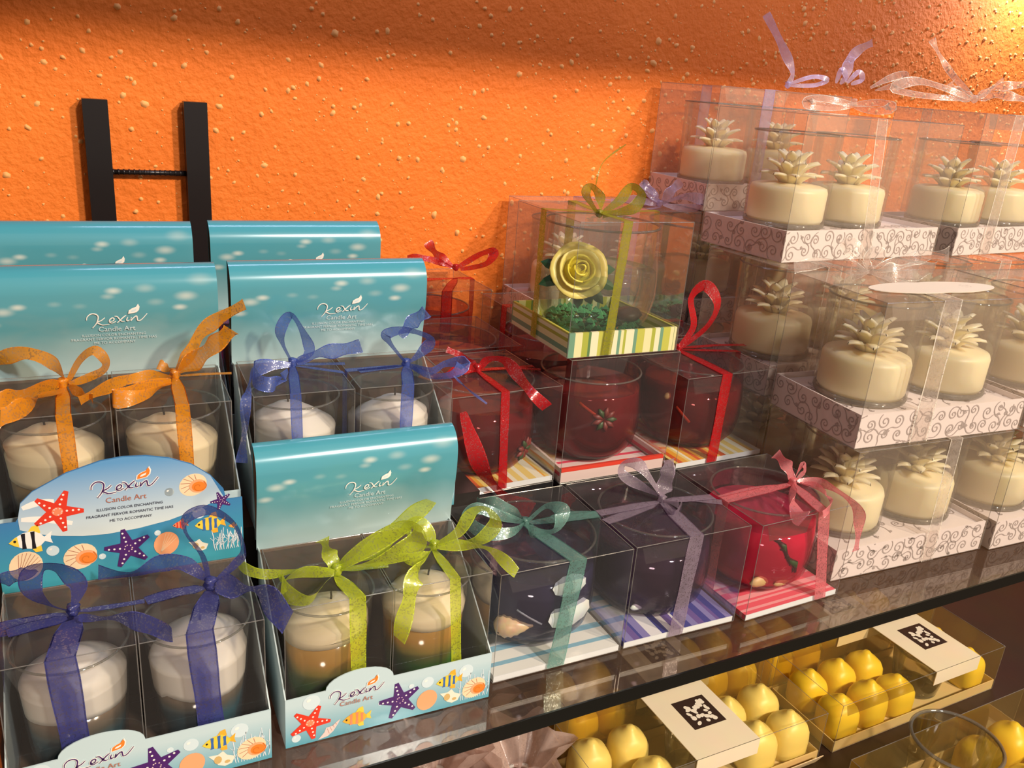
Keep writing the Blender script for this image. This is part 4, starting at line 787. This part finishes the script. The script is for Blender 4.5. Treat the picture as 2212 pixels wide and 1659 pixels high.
def flower_whole():
    p = cached('petal', petal_mesh); mb = MB()
    for m in petal_mats(): mb.add([m @ v.co for v in p.vertices], [tuple(q.vertices) for q in p.polygons])
    return mb.mesh('flower', 'wax_ivory', True)
def flower_candle(label, loc, detail, rz=0):
    t = thing('flower_candle', label, 'candle', loc, rz, 'ivory flower candles in glass cups')
    for n, me in cached('flowercup', flower_meshes): link(n, me, t)
    if detail:
        for m in petal_mats(): o = link('petal', cached('petal', petal_mesh), t); o.matrix_local = m
    else: link('flower', cached('flower', flower_whole), t)
    return t
def white_box(label, loc, rz, w=.172, d=.094, h=.107, th=.026, cups=((.043, .047), (.127, .047)), detail=False, bname=None, u=(.5, .5), bw=.016, col='white', cl=('left', 'right'), who='', seed=1, tag=None, film='film'):
    t = thing('flower_candle_box', label, 'gift box', loc, rz, 'clear boxes of ivory flower candles on scroll-print trays')
    case(t, w, d, h, .0004, film)
    tr = cached(('tray', w, d, th), lambda: MB().box(.0008, w - .0008, .0008, d - .0008, .0, th - .004).box(.0008, w - .0008, .0008, .002, th - .004, th).box(.0008, w - .0008, d - .002, d - .0008, th - .004, th).box(.0008, .002, .002, d - .002, th - .004, th).box(w - .002, w - .0008, .002, d - .002, th - .004, th).mesh('pearl_tray', 'tray'))
    o = link('pearl_tray', tr, t)
    link('scroll_print', cached(('scf', w, th, seed % 3), lambda: scroll_print(w * 1000, th * 1000, 5 + seed % 3, lambda a, b, q: (a / 1000, .00055, b / 1000)).mesh('scroll_print', 'scroll')), o)
    link('scroll_print', cached(('scl', d, th, seed % 3), lambda: scroll_print(d * 1000, th * 1000, 15 + seed % 3, lambda a, b, q: (.00055, a / 1000, b / 1000)).mesh('scroll_print', 'scroll')), o)
    link('scroll_print', cached(('sct', w, d, th), lambda: scroll_print(w * 1000 - 4, d * 1000 - 4, 25, lambda a, b, q: (a / 1000 + .002, b / 1000 + .002, th - .0037)).mesh('scroll_print', 'scroll')), o)
    k0 = bow(t, bname, col) if bname else Vector((w * u[0], d / 2, h + .001))
    bands(t, w, d, h, k0, col, [('front', u[0], u[1])] + [('back', u[0], u[0])], bw, .0)
    if tag: tag(t)
    for (x, y), s in zip(cups, cl): flower_candle('ivory flower candle, %s one in %s' % (s, who), in_box(loc, rz, x, y, th - .0035), detail, rz)
    return t

# ---------------------------------------------------------------- yellow candle boxes on the lower shelf
M['cream_card'] = prin('cream_cardboard', (.84, .66, .38), .6, .2, 60); M['strip'] = prin('cream_paper_strip', (.86, .74, .52), .55, .15, 30); M['amberfilm'] = sheet('yellowish_film', (.95, .90, .74), .05, (.85, .6, .2), .2, .05, .3)
M['label_dark'] = prin('dark_label_ink', (.035, .018, .012), .5); M['label_light'] = prin('white_label_ink', (.82, .74, .60), .5); M['votive'] = sheet('votive_glass', (.84, .80, .72), .07, (.7, .58, .36), .42, .02, 0, 28, .8)
def kiss_mesh(m):
    prof = [(.0002, 0), (.0165, 0), (.0178, .004), (.0180, .018), (.0172, .0245), (.0150, .029), (.0108, .0322), (.0068, .0346), (.0046, .0370), (.0030, .0386), (.0002, .0392)]
    return MB().lathe(prof, 24, wob=lambda a, z: 1 + .06 * math.cos(4 * a + .0) * -1 * (z < .03)).mesh('wax_body', m, True)
def label_mesh():
    b = MB().add([(-.0165, -.0165, 0), (.0165, -.0165, 0), (.0165, .0165, 0), (-.0165, .0165, 0)], [(0, 1, 2, 3)]); rr = random.Random(5)
    for i in range(30):
        x, y = rr.uniform(-.0105, .0105), rr.uniform(-.0115, .0115); P = ell(x, y, rr.uniform(.0016, .003), rr.uniform(.0014, .0026), 9, rr.uniform(0, 3)); b.add([(p, q, .00008 + i * .000004) for p, q in P], [tuple(range(9))], 1)
    return b.mesh('printed_label', ['label_dark', 'label_light'])
ORD = ('first', 'second', 'third', 'fourth')
def yellow_box(label, who, loc, rz=0, nl=2, nr=2, tone='yellow', w=.225, d=.078, h=.051, cupdx=0, flap=True, votive=True):
    t = thing('yellow_candle_box', label, 'candle box', loc, rz, 'boxes of yellow candles on the lower shelf')
    case(t, w, d, h, .001, 'amberfilm')
    put('card_tray', MB().box(.0008, w - .0008, .0008, d - .0008, 0, .0015).box(.0006, w - .0006, .0004, .0012, 0, .011).box(.0006, w - .0006, d - .0012, d - .0004, 0, .011).box(.0004, .0012, .0012, d - .0012, 0, .011).box(w - .0012, w - .0004, .0012, d - .0012, 0, .011), 'cream_card', t)
    if flap: put('open_flap', MB().prism([(w * .52, .010), (w * .99, .0125), (w * .985, .001), (w * .52, .001)], lambda a, b, q: (a, -.0008 - .5 * (b - .001) - q, b), .0008), 'cream_card', t)
    x0 = .006 + nl * .0375 + .002; x1 = x0 + .064
    st = put('paper_strip', MB().box(x0, x1, -.0012, d + .0012, h + .0002, h + .001).box(x0, x1, -.0016, -.0008, h - .014, h + .001).box(x0, x1, d + .0008, d + .0016, h - .014, h + .001), 'strip', t)
    link('printed_label', cached('ylabel', label_mesh), st, ((x0 + x1) / 2 + .004, d * .55, h + .0011))
    kw = 'wax_' + tone
    for side, n, xs in (('left', nl, .024), ('right', nr, x1 + .02)):
        for i in range(n):
            for j, row in ((0, 'front'), (1, 'back')):
                o = link('peaked_candle', cached(('kiss', kw), lambda: kiss_mesh(kw)), None, in_box(loc, rz, xs + i * .0375, .0205 + j * .037, .0018), R.uniform(-.2, .2))
                o['label'] = '%s yellow candle, %s row, %s %s of strip in %s' % ('pale' if tone == 'pale' else 'bright', row, ORD[i], side, who); o['category'] = 'candle'; o['group'] = 'yellow peaked candles in boxes'
                o.scale = (R.uniform(.94, 1.02),) * 2 + (R.uniform(.93, 1.12),)
    if votive: votive_glass('small clear glass holder standing under the paper strip of ' + who, in_box(loc, rz, (x0 + x1) / 2 + cupdx - .004, d / 2 - .006, .0018), rz)
    return t
def votive_glass(label, loc, rz=0, s=1):
    v = thing('votive_glass', label, 'glass', loc, rz, 'clear glass holders in the yellow candle boxes'); v.scale = (s, s, s)
    link('glass_wall', cached('vg', lambda: MB().lathe([(.0002, .003), (.020, .003), (.021, .004), (.0245, .025), (.0268, .0455)], 40).mesh('glass_wall', 'votive', True)), v)
    link('glass_rim', cached('vr', lambda: MB().lathe([(.0268 + .0012 * math.cos(a), .0455 + .0012 * math.sin(a)) for a in [2 * math.pi * i / 6 for i in range(7)]], 40).mesh('glass_rim', 'rim', True)), v)
    link('glass_base', cached('vb', lambda: MB().lathe([(.0002, 0), (.019, 0), (.0205, .0012), (.0208, .0035), (.0002, .0045)], 40).mesh('glass_base', 'rim', True)), v)
M['tulle'] = organza('dusty_tulle', (.80, .60, .52), .68, .6)
def pouch(label, loc, s, seed):
    rr = random.Random(seed); n = rr.choice((5, 6, 7)); ph = rr.uniform(0, 6)
    t = thing('organza_pouch', label, 'pouch', loc, rr.uniform(0, 3), 'dusty pink organza pouches on the lower shelf')
    f = lambda a, z: 1 + (.10 if z < .05 else .26) * math.sin(n * a + ph) + .08 * math.sin(2 * n * a + 2 * ph + z * 60)
    mb = MB().lathe([(.0002, 0), (.018, .0005), (.026, .012), (.027, .026), (.020, .042), (.009, .052)], 56, wob=f); put('bag', mb, 'tulle', t, True)
    mb = MB().lathe([(.0088, .052), (.014, .060), (.021, .070), (.027, .081)], 56, wob=f); put('gathered_top', mb, 'tulle', t, True)
    put('tie', MB().lathe([(.0105 + .0012 * math.cos(a), .052 + .0016 * math.sin(a)) for a in [2 * math.pi * i / 6 for i in range(7)]], 24), 'hem_white', t, True)
    t.scale = (s, s, s)
# ---------------------------------------------------------------- placing: blue display cartons and their candles
def carton(name, loc, rz, sx, badge, lab, boxes):
    display(lab, loc, rz, sx, badge)
    for i, (bl, cl, bn, col, spec, bw, wax, gel) in enumerate(boxes):
        lx = sx * (.0012 + i * .0575); l = in_box(loc, rz, lx, .0045, .0009)
        candle_box(bl, l, rz, bn, col, spec, bw); tumbler(cl, in_box(loc, rz, lx + BW / 2, .0045 + BD / 2 - .001, .0015), wax, gel, rz + R.uniform(0, 6))
carton('front right', (-.0232, .0275, .0001), -.025, 1, False, 'blue carton with sea header and lime-ribboned candles, beside the teal-ribboned box', [
    ('small clear box with lime bow, left of two in the front carton', 'cream and green layered candle in glass under the left lime bow', 'lime_left', 'lime', [('front', .66, .70)], .0085, 'wax_cream', 'green'),
    ('small clear box with lime bow, right of two in the front carton', 'cream and green layered candle in glass under the right lime bow', 'lime_right', 'lime', [('front', .60, .70)], .006, 'wax_cream', 'green')])
carton('front left', (-.1475, .0265, .0001), -.02, 1, True, 'blue carton with tall starfish badge card and two navy-ribboned candles', [
    ('small clear box with navy bow, left of two below the starfish badge', 'pinkish white and dark blue layered candle under the left navy bow', 'navy_left', 'navy', [('front', .45, .52), ('left', .5, .5)], .0125, 'wax_white', 'sea'),
    ('small clear box with navy bow, right of two below the starfish badge', 'pinkish white and dark blue layered candle under the right navy bow', 'navy_right', 'navy', [('front', .47, .55)], .0125, 'wax_white', 'sea')])
carton('middle right', (-.0205, .1085, .084), -.03, 1.04, False, 'blue carton with sea header and two bright-blue-ribboned white candles', [
    ('small clear box with pointed bright blue bow behind the lime carton', 'white candle in glass under the pointed blue bow', 'blue_left', 'blue', [('front', .40, .44), ('right', .45, .45, .005)], .006, 'wax_white', 'grey'),
    ('small clear box with round bright blue bow behind the lime carton', 'white candle in glass under the round blue bow', 'blue_right', 'blue', [('front', .50, .48), ('left', .5, .5, .006)], .0075, 'wax_white', 'grey')])
carton('middle left', (-.1475, .1085, .084), -.02, 1.02, False, 'blue carton with sea header and two orange-ribboned cream candles', [
    ('small clear box with orange bow cut by the picture edge, left of two', 'cream and amber layered candle under the left orange bow', 'orange_left', 'orange', [('front', .62, .66)], .007, 'wax_cream', 'amber'),
    ('small clear box with upright orange bow, right of two in the second row', 'cream and amber layered candle under the right orange bow', 'orange_right', 'orange', [('front', .56, .6)], .007, 'wax_cream', 'amber')])
carton('rear right', (-.019, .193, .0935), -.03, 1, False, 'blue carton in the last row, right one in front of the black upright', [
    ('small clear box with magenta ribbon, left of two in the last row', 'white candle behind the blue header, left one under magenta ribbon', None, 'magenta', [('left', .5, .5), ('front', .5, .5), ('right', .5, .5)], .01, 'wax_white', 'grey'),
    ('small clear box with magenta ribbon, right of two in the last row', 'white candle behind the blue header, right one under magenta ribbon', None, 'magenta', [('left', .5, .5), ('front', .5, .5)], .01, 'wax_white', 'grey')])
carton('rear left', (-.148, .193, .0935), -.03, 1, False, 'blue carton in the last row, left one cut by the picture edge', [
    ('small clear box with orange ribbon, left of two in the last row', 'white candle behind the left header, left one', None, 'orange', [('front', .5, .5)], .01, 'wax_white', 'grey'),
    ('small clear box with orange ribbon, right of two in the last row', 'white candle behind the left header, right one', None, 'orange', [('front', .5, .5)], .01, 'wax_white', 'grey')])

# ---------------------------------------------------------------- placing: striped-card gift boxes
def gift(lab, clab, loc, rz, w, h, card, kind, col=None, bn=None, spec=(), bw=.010, extras=(), tray=.004, axis='card', top=.046, film='clear'):
    gift_box(lab, loc, rz, w, h, card, col, bn, spec, bw, tray, axis, None, film)
    gift_candle(clab, in_box(loc, rz, w / 2, w / 2, .0045 if tray < .01 else .0035), kind, top, extras, rz, 1.0 if h < .07 else 1.12)
H1 = .0744
gift('clear gift box with teal organza bow on a white striped card', 'dark blue gel candle with seashells in the teal-ribboned box', (.1001, .0337, .0004), -.0136, .09, H1, 'teal', 'ink', 'teal', 'teal', [('front', .56, .47), ('right', .50, .5, .009)], .0115,
     [ex_conch(-2.38, .017), ex_clam(-1.38, .026, 1.15), ex_clam(-1.42, .0435, .9, -.2), ex_stick(-2.25, .030, -1.85, .022, 'shell_white', .0007, 'white_twig')], axis='cardy')
gift('clear gift box with dusty violet bow on a blue and white striped card', 'dark plum gel candle in the violet-ribboned box', (.1929, .0330, .0004), -.0203, .09, H1, 'violet', 'plum', 'violet', 'violet', [('front', .50, .45), ('left', .5, .5, .008), ('right', .46, .46, .008)], .011,
     [ex_pebble(-2.3, .010, .8, 'shell_white')])
gift('clear gift box with coral pink bow on a pink striped card', 'hot pink gel candle with green sprig and pebbles', (.2905, .0281, .0004), .0236, .09, H1, 'pink', 'pink', 'pink', 'pink', [('front', .62, .80), ('left', .42, .42, .009)], .0105,
     [ex_plant(-1.80, .026), ex_pebble(-2.15, .0125, 1.35), ex_pebble(-1.72, .011, .85)], axis='cardy')
gift('clear gift box with red bow and long trailing tail, on an orange card', 'wine red gel candle in the left red-ribboned box', (.1150, .1480, .0638), .035, .086, H1, 'orange', 'wine', 'red', 'red_left', [('front', .46, .50), ('right', .5, .5, .005), ('left', .5, .5, .008)], .0065,
     [ex_stick(-2.5, .026, -2.1, .036), ex_flower(-1.0, .018)])
gift('tall clear gift box on a pink and white card, under the green candle box', 'wine red gel candle with dried flower, under the green candle box', (.2030, .1451, .0638), -.0113, .093, .0948, 'rose', 'wine', None, None, (), .01, [ex_stick(-2.3, .046, -1.85, .036), ex_flower(-1.80, .036)], .011, top=.050)
gift('clear gift box with tall looped red bow, on an orange card', 'wine red gel candle in the right red-ribboned box', (.3032, .1386, .0638), .0272, .09, H1, 'orange', 'wine', 'red', 'red_right', [('front', .42, .40), ('right', .5, .5, .006)], .0098,
     [ex_stick(-2.55, .034, -2.25, .024), ex_pebble(-2.75, .040, 1.0)])
for i, (x, y, rz, who) in enumerate(((.1150, .1480, .035, 'left red-ribboned box'), (.2035, .1451, -.011, 'tall box with the pink card'), (.3032, .1386, .027, 'right red-ribboned box'))):
    gift('low clear gift box carrying the ' + who, 'dark candle in the bottom layer below the ' + who, (x, y, .0004), rz, .086 if i == 0 else .09, .0629, 'rose', 'dark', top=.046)
for i, (x, y, h, col, bn, who) in enumerate(((.128, .2445, H1, None, None, 'directly behind the left red-ribboned box'), (.2215, .2445, .0948, 'red', None, 'behind the green candle box'), (.3160, .2380, H1, 'red', None, 'behind the right red-ribboned box'), (.1480, .3450, .0948, 'red', 'red_rear', 'last row by the orange wall'))):
    gift('clear gift box, upper layer, ' + who, 'red candle in the upper box ' + who, (x, y, .0638), 0, .088, h, 'rose', 'wine', col, bn, [('front', .5, .5), ('left', .5, .5), ('right', .5, .5)] if col else (), .010)
    gift('clear gift box, bottom layer, ' + who, 'dark candle in the bottom box ' + who, (x, y, .0004), 0, .088, .0629, 'rose', 'dark')

# the green box on top: striped tray, bowl of clear gel, rose, gravel, stone
L, rz, w, h = (.2005, .1486, .1590), -.0181, .093, .095
b = gift_box('clear gift box with olive ribbon on a green striped tray, topmost of the striped boxes', L, rz, w, h, 'green', 'olive', 'olive', [('front', .40, .34), ('left', .55, .55, .008), ('right', .5, .5, .007), ('back', .5, .5, .007)], .0072, .018)
M['water'] = sheet('clear_gel', (.90, .95, .88), .02, (.5, .7, .5), .3, .01, 0)
M['gravel'] = prin('green_gravel', (.09, .40, .17), .5, .5, 300); M['leaf'] = prin('dark_leaf', (.015, .07, .02), .45); M['rose'] = prin('yellow_rose', (.80, .68, .18), .4, Subsurface_Weight=.2, Subsurface_Radius=(.006, .005, .002), Subsurface_Scale=.4); M['rose_deep'] = prin('lemon_rose', (.72, .62, .05), .4); M['stone'] = prin('brown_stone', (.08, .035, .015), .5, .4, 100)
c = thing('rose_candle', 'round glass bowl of clear gel with a yellow rose and green gravel', 'candle', in_box(L, rz, w / 2, w / 2, .0035), rz); c.scale = (1.12, 1.12, 1.10)
bp = [(.0002, 0), (.022, .0005), (.031, .005), (.0372, .015), (.0402, .028), (.0405, .040), (.0390, .055), (.0375, .076)]
put('glass_bowl', MB().lathe(bp, 48), 'glass', c, True); put('glass_rim', MB().lathe([(.0375 + .0008 * math.cos(a), .076 + .0008 * math.sin(a)) for a in [2 * math.pi * i / 6 for i in range(7)]], 48), 'rim', c, True)
put('clear_gel', MB().lathe([(max(.0002, r - .0014), z + .0012) for r, z in bp if z < .045] + [(.0385, .046), (.0002, .046)], 48), 'water', c, True)
g = MB()
for i in range(240):
    a, r = R.uniform(0, 6.28), .032 * math.sqrt(R.random()); z = .004 + R.uniform(0, .010) * (1 - .3 * r / .032); s = R.uniform(.0016, .003)
    if r > .024 and z < .007: z += .004
    v = [(r * math.cos(a) + s * p[0], r * math.sin(a) + s * p[1], z + s * p[2]) for p in ((1, 0, 0), (-1, .2, 0), (0, 1, .1), (.1, -1, 0), (0, 0, 1), (0, .1, -1))]
    g.add(v, [(0, 2, 4), (2, 1, 4), (1, 3, 4), (3, 0, 4), (2, 0, 5), (1, 2, 5), (3, 1, 5), (0, 3, 5)])
o = put('gravel', g, 'gravel', c); o['kind'] = 'stuff'
st = MB().lathe([(.0002, -.0048), (.008, -.003), (.0105, 0), (.008, .003), (.0002, .0048)], 16, wob=lambda a, z: 1 + .15 * math.sin(2 * a)); st.v = [(x + .018, y - .016, z + .0165) for x, y, z in st.v]; put('stone', st, 'stone', c, True)
rc = Vector((-.0262, -.0195, .0480)); n_ = Vector((-.30, -.86, .42)).normalized(); e1 = n_.cross(Vector((0, 0, 1))).normalized(); e2 = e1.cross(n_)
def rose_petal(a, rad, up, wd, curl, m):
    v = []; na, nb = 9, 5
    for j in range(nb):
        for i in range(na):
            s = (i / (na - 1) - .5) * wd; t_ = j / (nb - 1); q = rad * (.35 + .65 * t_ ** .6) * (1 + curl * t_ * t_) * (1 - .06 * abs(s)); lift = up * (-.4 + 1.4 * t_) * (1 - .35 * (2 * s / wd) ** 2)
            v.append(rc + e1 * q * math.cos(a + s) + e2 * q * math.sin(a + s) + n_ * lift)
    me = MB().add(v, [(j * na + i, j * na + i + 1, (j + 1) * na + i + 1, (j + 1) * na + i) for j in range(nb - 1) for i in range(na - 1)])
    o = put('rose_petal', me, m, c, True); sm = o.modifiers.new('thickness', 'SOLIDIFY'); sm.thickness = .0011
for k, (n, rad, up, wd, cu) in enumerate(((5, .0155, .003, 1.9, .22), (4, .0124, .0062, 2.1, .08), (3, .0088, .0086, 2.6, -.05), (2, .0052, .0100, 3.4, -.2), (1, .0024, .0104, 4.5, -.25))):
    for i in range(n): rose_petal(2 * math.pi * i / n + k * .7, rad, up, wd, cu, 'rose' if k < 2 else 'rose_deep')
sp = MB().lathe([(.0002, -.010), (.009, -.008), (.0138, -.002), (.0118, .0015), (.0074, .0048), (.0030, .0076), (.0002, .008)], 20, wob=lambda a, z: 1 + .05 * math.sin(3 * a + 300 * z)); sp.v = [tuple(rc + e1 * x + e2 * y + n_ * (z - .001)) for x, y, z in sp.v]; put('rose_heart', sp, 'rose_deep', c, True)
for a, ln in ((-.35, .015), (.25, .013), (3.5, .016), (3.0, .014), (4.0, .015), (-1.6, .012), (-2.0, .011)):
    d = e1 * math.cos(a) + e2 * math.sin(a); s_ = e1 * -math.sin(a) + e2 * math.cos(a); p0 = rc + d * .0115 - n_ * .004
    v = [p0, p0 + d * ln * .35 + s_ * .004 + n_ * .001, p0 + d * ln * .7 + s_ * .003, p0 + d * ln - n_ * .001, p0 + d * ln * .7 - s_ * .003, p0 + d * ln * .35 - s_ * .004 + n_ * .001, p0 + d * ln * .5 + n_ * .0018]
    o = put('rose_leaf', MB().add(v, [(i, (i + 1) % 6, 6) for i in range(6)]), 'leaf', c); sm = o.modifiers.new('thickness', 'SOLIDIFY'); sm.thickness = .0005

# ---------------------------------------------------------------- placing: white flower-candle boxes
def card_tag(cx, cy, rx, ry, z):
    def f(t):
        P = []
        for i in range(36):
            a = 2 * math.pi * i / 36; q = 1 - .12 * math.exp(-((a - math.pi / 2) / .16) ** 2) - .12 * math.exp(-((a - 3 * math.pi / 2) / .16) ** 2)
            P.append((cx + rx * q * math.cos(a), cy + ry * q * math.sin(a)))
        o = put('paper_tag', MB().prism(P, lambda a, b, d: (a, b, z + .0006 + d + .06 * (a - cx) * 0), .0006), 'cream_tag', t)
        mb = MB()
        for k in range(7): mb.add([(cx + rx * .55 + .006 * math.cos(k * 1.3 + d_) * (.4 + .1 * k) , cy + .004 * math.sin(k * 1.3 + d_) * (.4 + .1 * k), z + .0013) for d_ in (0, .5, 1)], [(0, 1, 2)])
        put('printed_motif', mb, 'scroll', o)
    return f
WB = white_box
WB('clear box of two flower candles, bottom layer of the front white stack', (.3890, .0445, .0004), -.045, .165, detail=True, u=(.60, .62), bw=.013, who='the bottom box of the front white stack', seed=0, cups=((.043, .047), (.122, .047)))
WB('clear flower candle box with white bow and heart-shaped paper tag', (.3890, .0500, .1076), -.068, .172, h=.1085, detail=True, bname='white_middle', u=(.36, .36), bw=.0175, who='the heart-tag box', seed=1, tag=card_tag(.080, .034, .062, .017, .1085))
WB('clear box of two flower candles on a scroll tray, topmost at the front', (.4145, .1785, .2150), .058, .200, .098, .1165, cups=((.048, .049), (.124, .049)), detail=True, bname='white_top', u=(.44, .52), bw=.0125, who='the topmost front box', seed=2, tag=card_tag(.075, .045, .020, .011, .1165))
WB('clear flower candle box, second layer, directly under the topmost white box', (.4020, .1580, .1076), .01, .176, who='the box under the topmost white box', u=(.3, .3), seed=1)
WB('clear flower candle box, bottom layer, two below the topmost white box', (.4020, .1560, .0004), .0, .176, who='the box two below the topmost white box', seed=0)
WB('clear flower candle box, bottom layer, right end of the front row', (.5600, .0330, .0004), -.04, .172, who='the bottom box at the right end', u=(.55, .55), seed=2)
WB('clear flower candle box, second layer, right end beside the heart tag', (.5690, .0400, .1076), -.06, .172, who='the second-layer box at the right end', u=(.6, .6), seed=1, detail=True)
WB('clear flower candle box with spiky white bow at the right edge', (.6340, .1850, .2150), .06, .172, h=.128, bname='white_right', who='the top box at the right edge', u=(.3, .3), seed=0, tag=card_tag(.11, .03, .02, .012, .128))
WB('clear flower candle box, second layer, supporting the right-edge top box', (.5920, .1580, .1076), .02, .172, who='the box below the right-edge top box', seed=2)
WB('clear flower candle box, bottom layer, second row at the right', (.5920, .1560, .0004), .0, .172, who='the bottom box of the second row at the right', seed=1)
WB('clear flower candle box with lavender bow, standing behind the green candle box', (.2900, .3350, .1160), .0, .165, h=.115, bname='lavender', col='lavender', u=(.5, .5), who='the lavender-bowed box', seed=0)
WB('clear flower candle box, bottom layer, under the lavender-bowed box', (.2900, .3350, .0004), .0, .165, h=.115, who='the box under the lavender-bowed one', seed=1)
WB('clear flower candle box with lavender ribbon tails, top layer by the wall', (.4560, .3350, .2320), .0, .172, h=.1165, bname='white_rear', col='lavender', u=(.35, .35), who='the top-layer box by the wall', seed=2, bw=.013)
WB('clear flower candle box, second layer by the wall, behind the topmost front box', (.4580, .3350, .1160), .0, .170, h=.115, who='the second-layer box by the wall', seed=0)
WB('clear flower candle box, bottom layer by the wall, behind the front white stack', (.4580, .3350, .0004), .0, .170, h=.115, who='the bottom box by the wall', seed=1)

# ---------------------------------------------------------------- placing: lower shelf
Z = -.1999
yellow_box('box of bright yellow candles with label strip, front left on the lower shelf', 'the front-left yellow box', (.2160, .0565, Z), 0, 2, 2, 'pale')
yellow_box('box of bright yellow candles with label strip, front right on the lower shelf', 'the front-right yellow box', (.4610, .0580, Z), .01, 3, 1, 'yellow', flap=False)
t = thing('yellow_candle_box', 'box of yellow candles with an uncovered glass holder, lower right corner', 'candle box', (.4190, -.0680, Z), .01, 'boxes of yellow candles on the lower shelf')
put('card_tray', MB().box(.0008, .2242, .0008, .0772, 0, .0015).box(0, .225, 0, .0008, 0, .020).box(0, .225, .0772, .078, 0, .014).box(0, .0008, .0008, .0772, 0, .020).box(.2242, .225, .0008, .0772, 0, .014), 'cream_card', t)
case(t, .225, .078, .05, .001, 'amberfilm')
for i, (x, y, s, wh) in enumerate(((.036, .034, 1.5, 'large one left of the uncovered glass'), (.140, .058, 1.0, 'back one right of the uncovered glass'), (.146, .020, 1.0, 'front one right of the uncovered glass'), (.182, .058, 1.05, 'back one at the right edge'), (.186, .020, 1.0, 'front one at the right edge'))):
    o = link('peaked_candle', CACHE[('kiss', 'wax_yellow')], None, (.419 + x, -.068 + y, Z + .0018)); o['label'] = 'yellow peaked candle, %s in the open corner box' % wh; o['category'] = 'candle'; o['group'] = 'yellow peaked candles in boxes'; o.scale = (s, s, min(s, 1.18))
votive_glass('clear glass holder standing open in the lower right corner box', (.419 + .088, -.068 + .052, Z + .0018), 0, 1.3)
yellow_box('box of yellow candles under the shelf glass, below the pink-ribboned box', 'the box below the pink bow', (.4560, .1370, Z), .0, 2, 2, 'yellow', flap=False)
yellow_box('box of yellow candles under the shelf glass, below the violet-ribboned box', 'the box below the violet bow', (.2330, .1400, Z), .0, 2, 2, 'yellow', flap=False)
for i, (x, y, s) in enumerate(((.160, .088, 1.12), (.100, .108, 1.15), (.040, .125, 1.12), (-.018, .14, 1.15), (-.075, .15, 1.1), (.150, .160, 1.15), (.085, .18, 1.15), (.02, .20, 1.12))):
    pouch('dusty pink organza pouch, %s' % ('nearest the yellow boxes', 'second from the yellow boxes in the front row', 'third from the yellow boxes in the front row', 'fourth from the yellow boxes in the front row', 'last of the front row below the starfish carton', 'first of the rear row, behind the nearest pouch', 'middle of the rear row', 'last of the rear row')[i], (x, y, Z), s, i)
